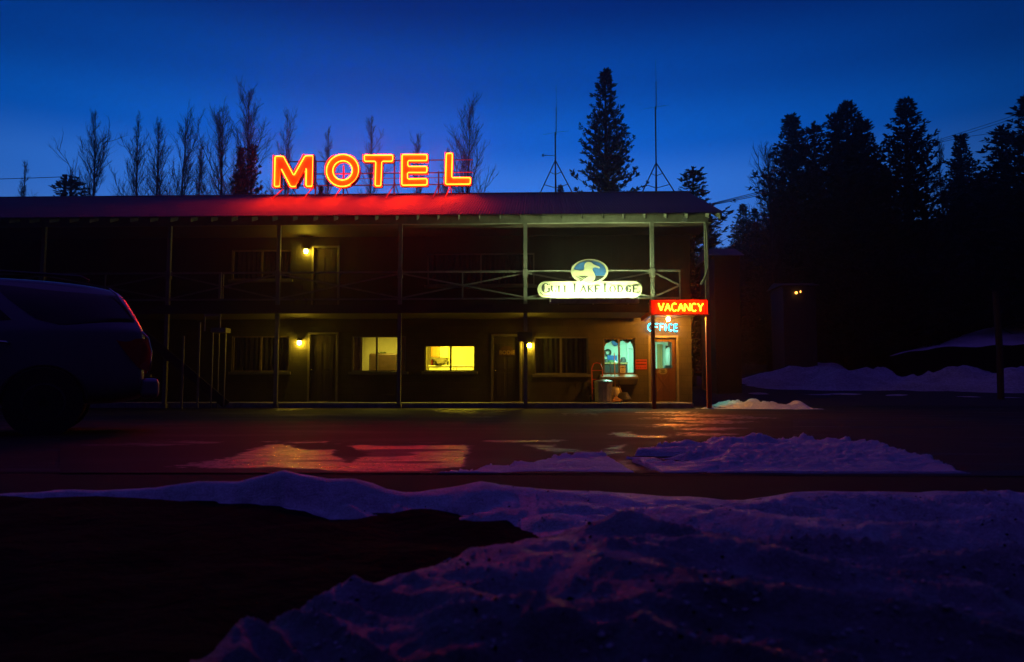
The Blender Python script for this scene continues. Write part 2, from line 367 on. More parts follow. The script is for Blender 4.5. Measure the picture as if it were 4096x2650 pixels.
for y in rows:
    for x in cols:
        p = G(x, y, 0); mb.v.append((p.x, p.y, 0)); v = Vector((p.x, p.y, 0))
        n_ = noise.noise(Vector((p.x * 1.6, p.y * 2.2, 0))) * 34 + noise.noise(Vector((p.x * 5, p.y * 7, 3))) * 16 + noise.noise(Vector((p.x * 14, p.y * 18, 5))) * 26
        w_ = .22 * max(0, noise.noise(Vector((p.x * .5, p.y * 1.3, 2))))
        for (P_, k_), b_ in zip(POOLS, boxes):
            if b_[0] < x < b_[1] and b_[2] < y < b_[3]: w_ = max(w_, k_ * sstep(-9, 15, poly_d(P_, x, y) + n_))
        w_ *= 1 - .75 * sstep(.16, .34, noise.noise(Vector((p.x * 1.1, p.y * 2.6, 12)))) * (1 if y > 1765 else 0)
        wet.append(w_)
n = len(cols); mb.f = [(j*n+i, j*n+i+1, (j+1)*n+i+1, (j+1)*n+i) for j in range(len(rows)-1) for i in range(n-1)]
m, nt, b = new_mat('meltwater_film')
at_ = nt.nodes.new('ShaderNodeAttribute'); at_.attribute_name = 'wet'; tc = nt.nodes.new('ShaderNodeTexCoord')
g = nt.nodes.new('ShaderNodeTexNoise'); g.inputs['Scale'].default_value = 38; g.inputs['Detail'].default_value = 6; g.inputs['Roughness'].default_value = .75; nt.links.new(tc.outputs['Object'], g.inputs['Vector'])
mp = nt.nodes.new('ShaderNodeMapping'); mp.inputs['Scale'].default_value = (2.5, 9, 1); mp.inputs['Rotation'].default_value = (0, 0, .12); nt.links.new(tc.outputs['Object'], mp.inputs[0])
g2 = nt.nodes.new('ShaderNodeTexNoise'); g2.inputs['Scale'].default_value = 1; g2.inputs['Detail'].default_value = 8; g2.inputs['Roughness'].default_value = .7; nt.links.new(mp.outputs[0], g2.inputs['Vector'])
# grains of asphalt break the film: wetness * (grain and streaks)
ad = nt.nodes.new('ShaderNodeMath'); ad.operation = 'ADD'; nt.links.new(g.outputs['Fac'], ad.inputs[0]); nt.links.new(g2.outputs['Fac'], ad.inputs[1])
gr = nt.nodes.new('ShaderNodeMapRange'); gr.inputs['From Min'].default_value = .75; gr.inputs['From Max'].default_value = 1.15; gr.inputs['To Min'].default_value = .08; nt.links.new(ad.outputs[0], gr.inputs['Value'])
ml = nt.nodes.new('ShaderNodeMath'); ml.operation = 'MULTIPLY'; nt.links.new(gr.outputs['Result'], ml.inputs[0]); nt.links.new(at_.outputs['Fac'], ml.inputs[1])
ro = nt.nodes.new('ShaderNodeMapRange'); ro.inputs['From Max'].default_value = .9; ro.inputs['To Min'].default_value = .75; ro.inputs['To Max'].default_value = .19; nt.links.new(ml.outputs[0], ro.inputs['Value']); nt.links.new(ro.outputs['Result'], b.inputs['Roughness'])
sp_ = nt.nodes.new('ShaderNodeMapRange'); sp_.inputs['From Max'].default_value = .8; sp_.inputs['To Min'].default_value = .10; sp_.inputs['To Max'].default_value = .65; nt.links.new(at_.outputs['Fac'], sp_.inputs['Value']); nt.links.new(sp_.outputs['Result'], b.inputs['Specular IOR Level'])
cr_ = nt.nodes.new('ShaderNodeValToRGB'); cr_.color_ramp.elements[0].color = (.009,.008,.007,1); cr_.color_ramp.elements[1].color = (.024,.021,.020,1); nt.links.new(g.outputs['Fac'], cr_.inputs['Fac']); nt.links.new(cr_.outputs['Color'], b.inputs['Base Color'])
bp = nt.nodes.new('ShaderNodeBump'); bp.inputs['Strength'].default_value = .7; bp.inputs['Distance'].default_value = .006; nt.links.new(ad.outputs[0], bp.inputs['Height']); nt.links.new(bp.outputs['Normal'], b.inputs['Normal'])
o = mb.build('puddle', m); at2 = o.data.attributes.new('wet', 'FLOAT', 'POINT'); at2.data.foreach_set('value', wet); tag(o, kind='structure')

# ------------------------------------------------------------------ foreground snow bank
def interp(tab, x):
    if x <= tab[0][0]: return tab[0][1]
    for (a, va), (b, vb) in zip(tab, tab[1:]):
        if x <= b:
            t = (x - a) / (b - a); return va + (vb - va) * t
    return tab[-1][1]
def spl(tab, x):                          # smooth (cosine) interpolation through control points
    if x <= tab[0][0]: return tab[0][1]
    for (a, va), (b, vb) in zip(tab, tab[1:]):
        if x <= b:
            t = (x - a) / (b - a); t = t * t * (3 - 2 * t); return va + (vb - va) * t
    return tab[-1][1]
crest = [(d[0]*1.721, d[1]*1.721) for d in [(-300,1140),(0,1140),(100,1136),(180,1130),(250,1132),(370,1125),(470,1110),(560,1112),(640,1091),(668,1085),(700,1093),(770,1104),(830,1103),(870,1113),(900,1125),(940,1133),(980,1132),(1060,1120),(1120,1109),(1160,1116),(1200,1121),
        (1300,1128),(1400,1133),(1500,1140),(1640,1150),(1720,1157),(1790,1145),(1830,1134),(1900,1130),(2050,1135),(2120,1139),(2200,1134),(2300,1133),(2380,1136),(2700,1140)]]
ZC = [(-500,4.25),(700,4.0),(1150,3.7),(1700,3.6),(2200,3.5),(3000,3.6),(4500,3.7)]
ZF = [(-500,4.05),(600,3.75),(1000,3.35),(1400,3.15),(1800,2.95),(2100,2.7),(2350,2.3),(2500,2.0)]   # near edge of the far strip of snow
HOLL = [(-500,-.06),(1200,-.06),(1850,-.05),(2250,.05),(2700,.10),(3300,.11),(4500,.08)]
Z2 = [(-500,1.25),(600,1.4),(1000,1.62),(1500,1.8),(2000,1.95),(2300,2.1),(2700,2.15),(3300,2.0),(4500,1.7)]
H2 = [(-500,-.08),(500,-.03),(700,.04),(1100,.07),(1500,.12),(1950,.165),(2300,.15),(2600,.17),(3000,.16),(3600,.13),(4500,.09)]
def snow_h(px, Z, X, Y):
    zc = interp(ZC, px); yc = interp(crest, px)
    hc = CAMZ - (yc - HOR) / F * zc - .012
    hol = spl(HOLL, px); z2 = interp(Z2, px); h2 = spl(H2, px); zf = interp(ZF, px)
    zf = max(zf, z2 + .25)
    r = sstep(2000, 2700, px)
    mid = hol + (hc - hol) * .45
    prof = [(.5, h2 - .12 + .09 * r), (z2 - .45, h2 - .06 + .04 * r), (z2, h2), (z2 + .22 + .3 * r, hol + (h2 - hol) * .35 * r), (zf, hol), (zf + (zc - zf) * .5, mid), (zc, hc), (zc + .25, hc * .75 - .02), (zc + .55, -.05), (6, -.08)]
    prof.sort()
    h = spl(prof, Z)
    h = max(h, -.06 + .09 * sstep(1950, 2350, px)) if Z < 3.2 else h
    v = Vector((X, Y, 0))
    # wind-cut drifts running down to the right, then lumps, then crust
    win = 1 - .9 * sstep(zc - .35, zc - .02, Z)
    wx, wy = X + .25 * noise.noise(v * 1.3), Y + .25 * noise.noise(v * 1.3 + Vector((7, 7, 0)))
    a = wx * .75 + wy * 1.25; b = wy * 2.6 - wx * .2
    def rid(p, o=0): q = noise.noise(p + Vector((0, 0, o))); return (1 - min(1, abs(q) * 2.2)) ** 2
    fo = wx * .85 + wy * 1.7; al = wx - wy * .5
    big = (rid(Vector((al * .42, fo * 1.15, 2))) * .085 + rid(Vector((al * .8, fo * 2.5, 6))) * .034) * (.45 + .55 * sstep(1500, 2300, px)) + noise.noise(Vector((wx * .9, wy * 1.4 + wx * .5, 5))) * .03 - .02 - .018 * r
    mid = rid(Vector((al * 1.7, fo * 5.2, 4))) * .016 + rid(v * 6.5, 3) * .009 + noise.noise(Vector((wx * 3, wy * 6 + wx * 2, 1))) * .016
    pits = -max(0, noise.noise(Vector((wx * 2.2, wy * 3.8, 9))) - .12) * .09
    cr = noise.noise(v * 14) * .0055 + noise.noise(v * 31) * .0034 + abs(noise.noise(v * 62)) * .0034 + noise.noise(v * 110) * .0016
    near = 1 - sstep(2.0, 3.2, Z)
    h = h + (big + mid + pits - .03) * win + cr * (.45 + .9 * near) * (.35 + .65 * win)
    lo_ = .062 * sstep(2000, 2300, px) + .01 * noise.noise(v * 5)
    if Z < 3.3 and px > 2050 and h < lo_: h = lo_ - (lo_ - h) * .2 * (1 - sstep(2050, 2300, px) * .3)
    return h
mb = MB(); zs = []
z = .8
while z < 4.9: zs.append(z); z *= 1.0068
cols = [-500 + 8.5 * i for i in range(int(5100 / 8.5))]
for Z in zs:
    for px in cols:
        u = (px - 2048) / F
        p = CAM + Vector((-sin(YAW), cos(YAW), 0)) * Z + RT * (u * Z)
        mb.v.append((p.x, p.y, snow_h(px, Z, p.x, p.y)))
n = len(cols)
mb.f = [(j*n+i, j*n+i+1, (j+1)*n+i+1, (j+1)*n+i) for j in range(len(zs)-1) for i in range(n-1)]
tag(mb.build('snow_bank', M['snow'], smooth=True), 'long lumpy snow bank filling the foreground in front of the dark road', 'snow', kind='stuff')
# bare soil showing in the hollow of the bank
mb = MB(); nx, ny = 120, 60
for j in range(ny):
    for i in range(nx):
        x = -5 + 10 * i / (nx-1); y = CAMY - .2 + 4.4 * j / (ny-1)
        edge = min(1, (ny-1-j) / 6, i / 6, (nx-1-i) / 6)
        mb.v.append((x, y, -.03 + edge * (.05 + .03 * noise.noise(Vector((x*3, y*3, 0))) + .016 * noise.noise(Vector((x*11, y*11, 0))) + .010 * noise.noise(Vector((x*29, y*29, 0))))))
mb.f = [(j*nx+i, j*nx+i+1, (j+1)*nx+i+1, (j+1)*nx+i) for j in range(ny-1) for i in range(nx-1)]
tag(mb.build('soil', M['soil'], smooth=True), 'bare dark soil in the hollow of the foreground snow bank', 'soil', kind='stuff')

# crumbs of ice and road grit lying on the bank
def crumbs(name, m, cnt, smin, smax, seed, label, cat):
    rnd = random.Random(seed); mb = MB()
    for _ in range(cnt):
        px = rnd.uniform(300, 4300); Z = 1.25 + 2.3 * rnd.random() ** 1.3; cl = noise.noise(Vector((px * .004, Z * 1.7, seed)))
        if cl < rnd.uniform(-.3, .35): continue
        p = CAM + Vector((-sin(YAW), cos(YAW), 0)) * Z + RT * ((px - 2048) / F * Z)
        h = snow_h(px, Z, p.x, p.y)
        if h < .03: continue
        sz = rnd.uniform(smin, smax) * (.6 + .4 * rnd.random()); c = Vector((p.x, p.y, h + sz * .25)); vs = []
        for d in ((1,0,0),(-1,0,0),(0,1,0),(0,-1,0),(0,0,1),(0,0,-1)):
            vs.append(c + Vector((d[0] + rnd.uniform(-.4,.4), d[1] + rnd.uniform(-.4,.4), (d[2] + rnd.uniform(-.3,.3)) * .8)) * sz)
        mb.add(vs, [(0,2,4),(2,1,4),(1,3,4),(3,0,4),(2,0,5),(1,2,5),(3,1,5),(0,3,5)])
    return tag(mb.build(name, m), label, cat, kind='stuff')
crumbs('ice_crumbs', M['snowlot'], 2600, .003, .010, 3, 'broken crumbs of crusty ice scattered over the near snow bank', 'ice')
crumbs('gravel', M['soil'], 900, .003, .007, 8, 'dark road grit sprinkled over the near snow bank', 'gravel')

# ------------------------------------------------------------------ ploughed snow on the lot
top = [(1700,1890),(1850,1879),(2000,1868),(2150,1852),(2300,1826),(2400,1812),(2440,1800),(2470,1822),(2520,1830),(2560,1800),(2620,1792),(2700,1779),(2850,1768),(3000,1760),(3200,1760),(3400,1772),(3550,1795),(3700,1845),(3830,1880),(3900,1893)]
def track(px, y):                          # tyre track curving through the patch
    c = interp([(1740,2500),(1775,2452),(1800,2440),(1825,2450),(1850,2490),(1870,2540),(1893,2600)], y)
    w = interp([(1740,22),(1800,32),(1850,42),(1893,52)], y)
    return 1 - sstep(w * .6, w * 1.15, abs(px - c))
mb = MB(); cols = [1680 + 5.5 * i for i in range(410)]; ysn = [1893.5 - 1.45 * j for j in range(96)]
for y in ysn:
    for px in cols:
        p = G(px, y, 0); t = interp(top, px)
        v = Vector((p.x, p.y, 0))
        tt = t + 9 * noise.noise(Vector((px * .012, y * .05, 0))) + 7 * noise.noise(Vector((px * .04, y * .15, 4))) + 4 * noise.noise(Vector((px * .11, y * .4, 8)))
        inside = sstep(0, 9, y - tt) * (1 - .95 * sstep(.08, .26, noise.noise(Vector((p.x * .9 + p.y * .4, p.y * 3.0, 6)))) * (1 - sstep(2700, 2950, px)))
        e = noise.noise(v * 2.2 + Vector((3, 0, 0))) * .5 + .5
        lump = sstep(2550, 2950, px) * (1 - sstep(3600, 3850, px) * .5)
        big = max(0, noise.noise(v * 1.1 + Vector((2, 0, 0)))) * .11 + max(0, noise.noise(v * 3.4) + .1) * .09 * (.2 + abs(noise.noise(v * .8)) * 2.8) + abs(noise.noise(v * 8)) * .055 + noise.noise(v * 19) * .022 + noise.noise(v * 40) * .01
        rut = .05 * max(0, noise.noise(Vector((p.x * .5 + p.y * .9, p.y * 3.1 - p.x * .8, 7))))
        h = inside * (.018 + .02 * e + lump * .55 * big * (.4 + .6 * inside) + rut + .006 * noise.noise(v * 22))
        h -= inside * .2 * track(px, y) * (.6 + .4 * e)
        h *= .22 + .78 * (1 - sstep(1862, 1890, y)); h = h if y < 1893.4 else -.05
        mb.v.append((p.x, p.y, h - .012 * (1 - inside)))
n = len(cols)
mb.f = [(j*n+i, j*n+i+1, (j+1)*n+i+1, (j+1)*n+i) for j in range(len(ysn)-1) for i in range(n-1)]
tag(mb.build('snow_patch', M['snowlot'], smooth=True), 'churned snow with a curved tyre track along the edge of the wet lot', 'snow', kind='stuff')

# snow pile by the building corner
def pile(name, x0, x1, y0, y1, fn, m, label, st=.06):
    mb = MB(); nx = int((x1-x0)/st)+1; ny = int((y1-y0)/st)+1
    for j in range(ny):
        for i in range(nx):
            x = x0 + i*st; y = y0 + j*st; mb.v.append((x, y, fn(x, y)))
    mb.f = [(j*nx+i, j*nx+i+1, (j+1)*nx+i+1, (j+1)*nx+i) for j in range(ny-1) for i in range(nx-1)]
    return tag(mb.build(name, m, smooth=True), label, 'snow', kind='stuff')
def f1(x, y):
    v = Vector((x, y, 0)); r = sstep(5.7, 6.6, x) * (1 - sstep(6.4, 8.1, x - .2 * (y + 2)))
    q = sstep(-3.0, -1.6, y + .15 * (x - 6)) * (1 - sstep(1.5, 4.0, y))
    low = (1 - sstep(.0, .5, abs(y + 2.35 + .1 * (x - 7)))) * sstep(4.2, 5.2, x) * (1 - sstep(7, 9.2, x)) * .09
    rough = .35 + 1.0 * abs(noise.noise(v * 1.9)) + .8 * abs(noise.noise(v * 4.5)) + .4 * noise.noise(v * 9)
    ch = .35 * math.exp(-((x - 7.75)**2 + (y + 1.5)**2) / .09)
    return (r * q * .20 + low) * rough + ch * .7 - .03
pile('snow_pile', 3.6, 11.5, -3.3, 4.2, f1, M['snowlot'], 'heap of snow glowing pink and cyan beside the office corner')
def f2(x, y):                              # far ploughed bank across the side road
    v = Vector((x, y, 0)); s = y - 9 + .22 * (x - 14)
    a = sstep(0, 4.5, s) * (1 - sstep(7, 11, s)) * sstep(9.5, 13, x)
    return T(x, y) - .1 + a * (.45 + .9 * noise.noise(v * .22) + .5 * noise.noise(v * .6) + .22 * noise.noise(v * 1.7) + .12 * noise.noise(v * 4)) + .05 * sstep(-2.2, -1.6, s) * 1.6 * (1-sstep(-1.0,-.2,s)) * (1 + noise.noise(v*.9))
pile('snow_berm', 9, 44, 0, 26, f2, M['snowfar'], 'long low bank of ploughed snow beyond the dark side road', .3)
mb = MB(); nx, ny = 60, 16
for j in range(ny):
    for i in range(nx):
        px = 3560 + 640 * i / (nx-1); t = j / (ny-1)
        yt = interp([(3560,1425),(3640,1402),(3740,1378),(3850,1340),(3980,1308),(4096,1297),(4200,1290)], px)
        yb = interp([(3560,1428),(3640,1408),(3740,1392),(3850,1388),(4000,1382),(4200,1380)], px)
        y = yb + (yt - yb) * t; p = D(px, y, 44 + 5 * t)
        mb.v.append((p.x, p.y, p.z + .12 * noise.noise(Vector((p.x * .7, p.y * .7, 0)))))
mb.f = [(j*nx+i, j*nx+i+1, (j+1)*nx+i+1, (j+1)*nx+i) for j in range(ny-1) for i in range(nx-1)]
for i in range(nx):                       # the bank below the snowfield down to the ground
    v = mb.v[i]; mb.v.append((v[0], v[1] - .4, T(v[0], v[1]) - .5))
so = mb.build('snowfield', M['snowlot'], smooth=True)
tag(so, 'smooth snow slope rising to the right edge behind a dark bank', 'snow', kind='stuff')
mb = MB(); k = [so.data.vertices[i].co[:] for i in range(nx)]
for i in range(nx): mb.v.append((k[i][0], k[i][1]+.02, k[i][2]+.01)); 
for i in range(nx): mb.v.append((k[i][0], k[i][1]-2.2, T(k[i][0], k[i][1]) - .6))
mb.f = [(nx+i, nx+i+1, i+1, i) for i in range(nx-1)]
tag(mb.build('earth_bank', M['soil'], smooth=True), kind='structure')
def f3(x, y):
    v = Vector((x, y, 0)); c = D(3280, 1430, 46); return T(x, y) + 1.3 * math.exp(-(((x-c.x)/2.2)**2 + ((y-c.y)/1.5)**2)) + .25 * noise.noise(v * .9) - .45
c = D(3280, 1430, 46); pile('snow_mound', c.x-4, c.x+4, c.y-3, c.y+3, f3, M['snowfar'], 'small mound of snow under the tall conifers', .25)

# ------------------------------------------------------------------ MOTEL BUILDING
BX0, BX1 = -24.0, P(2768, 1500, 0).x      # facade extent
FL2 = 3.02; RIMB = 2.85; BEAMB = 5.53
PY = -2.0                                  # post plane
EY, RY, BY = -2.6, 2.65, 7.9               # eave, ridge, back eave
EZ, RZ = 5.70, 7.66
RXE = P(2893, 850, EY).x                   # right end of the roof
motel = empty('motel', (0, 0, 0), 'long two storey block motel with corrugated roof, balcony and lit ground floor windows', 'motel')
def rect(x0, y0, x1, y1, Y=0):            # pixel rectangle -> world rect on plane Y
    a = P(x0, y1, Y); b = P(x1, y0, Y); c = P(x0, y0, Y)
    return (a.x, b.x, a.z, (b.z + c.z) / 2)
W1 = rect(925, 1345, 1157, 1488); D1 = rect(1236, 1338, 1346, 1600); W2 = rect(1404, 1344, 1625, 1488); W3 = rect(1697, 1381, 1901, 1487)
D2 = rect(1972, 1346, 2078, 1592); W4 = rect(2139, 1348, 2352, 1498); W5 = rect(2414, 1352, 2540, 1497); DO = rect(2604, 1352, 2704, 1603)
UD = rect(1252, 992, 1352, 1230); UW = rect(925, 1000, 1165, 1120)
UD = (UD[0], UD[1], FL2 + .02, UD[3]); FLZ = .16
D1 = (D1[0], D1[1], FLZ + .04, D1[3]); D2 = (D2[0], D2[1], FLZ + .04, D2[3]); DO = (DO[0], DO[1], FLZ + .04, DO[3])
WD0 = (-16.2, -15.2, FLZ + .04, 2.25); WW0 = (-14.6, -12.7, 1.05, 2.25)
UW2 = (-6.2+2.6, -1.9+2.6-.8, 3.95, 5.0)
def wall(ops, x0, x1, z0, z1, y0, y1, name, m, par):
    xs = sorted(set([x0, x1] + [v for o in ops for v in o[:2]])); zs_ = sorted(set([z0, z1] + [min(max(v, z0), z1) for o in ops for v in o[2:]]))
    xs = [x for x in xs if x0 <= x <= x1]
    nx, nz = len(xs)-1, len(zs_)-1
    def full(i, j):
        if i < 0 or j < 0 or i >= nx or j >= nz: return False
        cx = (xs[i]+xs[i+1])/2; cz = (zs_[j]+zs_[j+1])/2
        return not any(o[0] < cx < o[1] and o[2] < cz < o[3] for o in ops)
    mb = MB()
    for i in range(nx):
        for j in range(nz):
            if not full(i, j): continue
            a, b, c, d = xs[i], xs[i+1], zs_[j], zs_[j+1]
            mb.add([(a,y0,c),(b,y0,c),(b,y0,d),(a,y0,d)], [(0,1,2,3)])
            mb.add([(a,y1,c),(b,y1,c),(b,y1,d),(a,y1,d)], [(3,2,1,0)])
            if not full(i-1, j): mb.add([(a,y0,c),(a,y1,c),(a,y1,d),(a,y0,d)], [(3,2,1,0)])
            if not full(i+1, j): mb.add([(b,y0,c),(b,y1,c),(b,y1,d),(b,y0,d)], [(0,1,2,3)])
            if not full(i, j-1): mb.add([(a,y0,c),(b,y0,c),(b,y1,c),(a,y1,c)], [(3,2,1,0)])
            if not full(i, j+1): mb.add([(a,y0,d),(b,y0,d),(b,y1,d),(a,y1,d)], [(0,1,2,3)])
    return mb.build(name, m, par)
lops = [W1, D1, W2, W3, D2, W4, W5, DO, WD0, WW0]
wall(lops, BX0, BX1, 0, RIMB + .1, 0, .2, 'wall', M['block'], motel)
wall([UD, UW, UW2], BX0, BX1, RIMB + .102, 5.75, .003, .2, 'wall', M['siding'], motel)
# gable end (with the office side window), back wall
SW = (1.0, 2.0, 1.0, 2.15)
def swap(o):
    for v in o.data.vertices: v.co = Vector((v.co.y, v.co.x, v.co.z))
    o.data.flip_normals(); return o
swap(wall([SW], .2, BY - .6, 0, RIMB + .1, BX1 - .2, BX1, 'gable_wall', M['block'], motel))
mb = MB(); mb.add([(BX1-.003, .2, RIMB+.102), (BX1-.003, BY-.6, RIMB+.102), (BX1-.003, BY-.6, 5.9), (BX1-.003, RY, 7.5), (BX1-.003, .2, 5.9)], [(0,1,2,3,4)])
mb.box((BX0, BY-.6, 0), (BX1-.21, BY-.4, 5.9)); mb.build('back_wall', M['siding'], motel)

def window(r, Y=0, split=.5, glassm='glass', sill=True, fm='frame', deep=False, name='window', depth=.08, valance=None, curtain=None):
    x0, x1, z0, z1 = r; w = .045; y0 = Y + .05; y1 = y0 + .06
    mb = MB(); mb.box((x0, y0, z0), (x0+w, y1, z1)).box((x1-w, y0, z0), (x1, y1, z1)).box((x0+w, y0, z0), (x1-w, y1, z0+w)).box((x0+w, y0, z1-w), (x1-w, y1, z1))
    if split:
        xm = x0 + (x1 - x0) * split; mb.box((xm-.03, y0-.01, z0+w), (xm+.03, y1-.01, z1-w))
    f = mb.build(name, M[fm], motel)
    g = MB(); g.add([(x0+w, y0+.03, z0+w), (x1-w, y0+.03, z0+w), (x1-w, y0+.03, z1-w), (x0+w, y0+.03, z1-w)], [(0,1,2,3)]); g.build('pane', M[glassm], f)
    if sill:
        s = MB(); s.box((x0-.08, Y-depth, z0-.09), (x1+.08, Y+.05, z0-.002)); bevel(s.build('sill', M['trim'], f), .008)
    if curtain:
        for (a, b, mm) in curtain:
            c = MB(); n_ = max(8, int(abs(b-a) / .02)); yy = Y + .26
            for k in range(n_+1):
                x = a + (b-a)*k/n_; d = .03 * sin(x * 38) + .012 * sin(x * 91)
                c.v += [(x, yy + d, z0 - .1), (x, yy + d * .6, z1 + .05)]
            c.f = [(2*k, 2*k+2, 2*k+3, 2*k+1) for k in range(n_)]
            c.build('curtain', M[mm], f, smooth=True)
    return f
window(W1, fm='brown', split=.5, glassm='darkglass', curtain=[(W1[0], W1[1], 'darkcurtain')])
wx = W2[1] - W2[0]
window(W2, split=.46, curtain=[(W2[0], W2[0]+.30, 'curtain'), (W2[1]-.34, W2[1], 'curtain')])
window(W3, split=.515, fm='brown')
window(W4, split=.49, glassm='darkglass', curtain=[(W4[0], W4[1], 'darkcurtain')])
ow = window(W5, split=.5, fm='brown', sill=False)
window(WW0, split=.5, glassm='darkglass', curtain=[(WW0[0], WW0[1], 'darkcurtain')])
window(UW, fm='brown', split=.5, glassm='darkglass', curtain=[(UW[0], UW[1], 'darkcurtain')])
window(UW2, split=.5, glassm='darkglass', curtain=[(UW2[0], UW2[1], 'darkcurtain')])
# deep sloping sill of the office window
mb = MB(); x0, x1, z0, z1 = W5
for (a, b, c) in ((x0-.12, x1+.05, 0),):
    mb.add([(a, -.01, z0-.01), (b, -.01, z0-.01), (b, -.36, z0-.10), (a, -.36, z0-.10), (a, -.01, z0-.34), (b-.0, -.01, z0-.34), (b, -.36, z0-.17), (a, -.36, z0-.17)],
           [(0,3,2,1),(3,7,6,2),(7,4,5,6),(0,4,7,3),(1,2,6,5),(0,1,5,4)])
bevel(mb.build('sill', M['jamb'], ow), .01)
# valance over the office window
mb = MB(); n_ = 60
for k in range(n_+1):
    x = x0 + (x1-x0)*k/n_; d = .025 * sin(x*45); t = abs(k / n_ - .5) * 2
    mb.v += [(x, .24+d, z1-.12 - .04*sin(x*20) - .35 * max(0, t-.75)*4 * .9), (x, .24+d*.5, z1+.03)]
mb.f = [(2*k, 2*k+2, 2*k+3, 2*k+1) for k in range(n_)]
mb.build('valance', M['floral'], ow, smooth=True)
# side window of the office, shining on the snow
f = MB(); y0, y1, z0, z1 = SW; X = BX1
f.box((X-.14, y0, z0), (X-.08, y0+.05, z1)).box((X-.14, y1-.05, z0), (X-.08, y1, z1)).box((X-.14, y0+.05, z0), (X-.08, y1-.05, z0+.05)).box((X-.14, y0+.05, z1-.05), (X-.08, y1-.05, z1))
f = f.build('window', M['frame'], motel)
g = MB(); g.add([(X-.11, y0+.05, z0+.05), (X-.11, y1-.05, z0+.05), (X-.11, y1-.05, z1-.05), (X-.11, y0+.05, z1-.05)], [(0,1,2,3)]); g.build('pane', M['glass'], f)

def door(r, m, Y=0, office=False, jw=.07):
    x0, x1, z0, z1 = r
    d = MB()
    if office:
        gx0, gx1 = x0 + .13, x1 - .13; gz0, gz1 = DO[2] + 1.03, z1 - .13
        d.box((x0+.01, Y+.06, z0), (gx0, Y+.11, z1-.01)).box((gx1, Y+.06, z0), (x1-.01, Y+.11, z1-.01)).box((gx0, Y+.06, z0), (gx1, Y+.11, gz0)).box((gx0, Y+.06, gz1), (gx1, Y+.11, z1-.01))
        d.bar((gx0+.06, Y+.05, z0+.2), (gx1-.06, Y+.05, gz0-.12), .06, .02, (0,1,0)).bar((gx0+.06, Y+.046, gz0-.12), (gx1-.06, Y+.046, z0+.2), .06, .02, (0,1,0))
    else:
        d.box((x0+.01, Y+.06, z0), (x1-.01, Y+.11, z1-.01))
        for (a, b) in ((.12, .9), (1.02, 1.85)):
            for (p, q) in ((.12, .44), (.56, .88)):
                d.box((x0+(x1-x0)*p, Y+.052, z0+a), (x0+(x1-x0)*q, Y+.06, z0+b))
    o = bevel(d.build('door', M[m], motel), .004, 1)
    if office:
        g = MB(); g.add([(gx0, Y+.085, gz0), (gx1, Y+.085, gz0), (gx1, Y+.085, gz1), (gx0, Y+.085, gz1)], [(0,1,2,3)]); g.build('pane', M['glass'], o)
    j = MB(); t = -.012 if not office else -.03
    j.box((x0-jw, Y+t, z0-.02), (x0, Y+.12, z1)).box((x1, Y+t, z0-.02), (x1+jw, Y+.12, z1)).box((x0-jw, Y+t-.002, z1), (x1+jw, Y+.12, z1+jw)).box((x0-jw, Y+t-.05, z0-.035), (x1+jw, Y+.12, z0-.021))
    bevel(j.build('door_frame', M['jamb'], o), .005, 1)
    hx = x0 + .07 if office else x0 + .08
    h = MB(); h.lathe([(.028,0),(.028,.012),(.012,.014),(.012,.04),(.027,.05),(.03,.065),(.02,.08),(.004,.082)], (0,0,0), 12, 'y')
    h.v = [(v[0]+hx, Y+.06-v[1], v[2]+z0+.98) for v in h.v]; h.build('handle', M['chrome'], o, smooth=True)
    return o
door(D1, 'door'); door(D2, 'door'); office_door = door(DO, 'officedoor', office=True); door(UD, 'door'); door(WD0, 'door')

# walkway, balcony deck, rim, ceilings
w = MB(); w.box((BX0, -1.86, -.05), (P(2775, 1600, -1.86).x, -.002, FLZ)); bevel(w.build('walkway', M['slab'], None), .02)
bpy.data.objects['walkway']['kind'] = 'structure'
mb = MB(); mb.box((BX0, PY-.06, FL2-.05), (BX1, .003, FL2)); mb.build('balcony_floor', M['siding'], motel)
mb = MB(); mb.box((BX0, PY-.11, RIMB-.02), (BX1+.02, PY-.062, FL2+.07)); mb.build('rim_board', M['siding'], motel)
mb = MB(); mb.box((BX0, PY-.06, RIMB+.0), (BX1, -.002, RIMB+.02)); mb.build('porch_ceiling', M['ceil'], motel)
for i in range(20):
    pass
mb = MB(); mb.box((BX0, PY+.06, BEAMB+.03), (BX1+.3, -.0, BEAMB+.05)); mb.build('balcony_ceiling', M['ceil'], motel)
mb = MB(); mb.box((BX0, PY-.055, BEAMB), (P(2828, 880, PY).x+.03, PY+.055, BEAMB+.22)); bevel(mb.build('beam', M['trim'], motel), .006, 1)
# frieze strip between the rafters, set just behind the beam face
mb = MB(); mb.box((BX0, PY-.03, BEAMB+.222), (BX1+.25, PY+.03, EZ + (PY-EY)*(RZ-EZ)/(RY-EY) - .03)); mb.build('frieze_board', M['trim'], motel)
# roof: corrugated sheet, both slopes
def roof_z(y): return EZ + (RZ-EZ) * (y-EY)/(RY-EY) if y <= RY else RZ - (RZ-EZ) * (y-RY)/(BY-RY)
mb = MB(); pitch = .085; seg = 6; nn = int((RXE - BX0) / (pitch / seg))
for i in range(nn + 1):
    x = RXE - i * pitch / seg; d = .016 * cos(2 * pi * i / seg)
    for y in (EY, RY, BY): mb.v.append((x, y, roof_z(y) + d))
for i in range(nn):
    for k in range(2): mb.f.append((i*3+k, (i+1)*3+k, (i+1)*3+k+1, i*3+k+1)[::-1])
roof = mb.build('roof', M['roof'], motel, smooth=True)
mb = MB(); 
for s in (-1, 1):
    mb.add([(BX0, RY+s*.16, RZ-.03), (RXE, RY+s*.16, RZ-.03), (RXE, RY, RZ+.035), (BX0, RY, RZ+.035)], [(0,1,2,3) if s<0 else (3,2,1,0)])
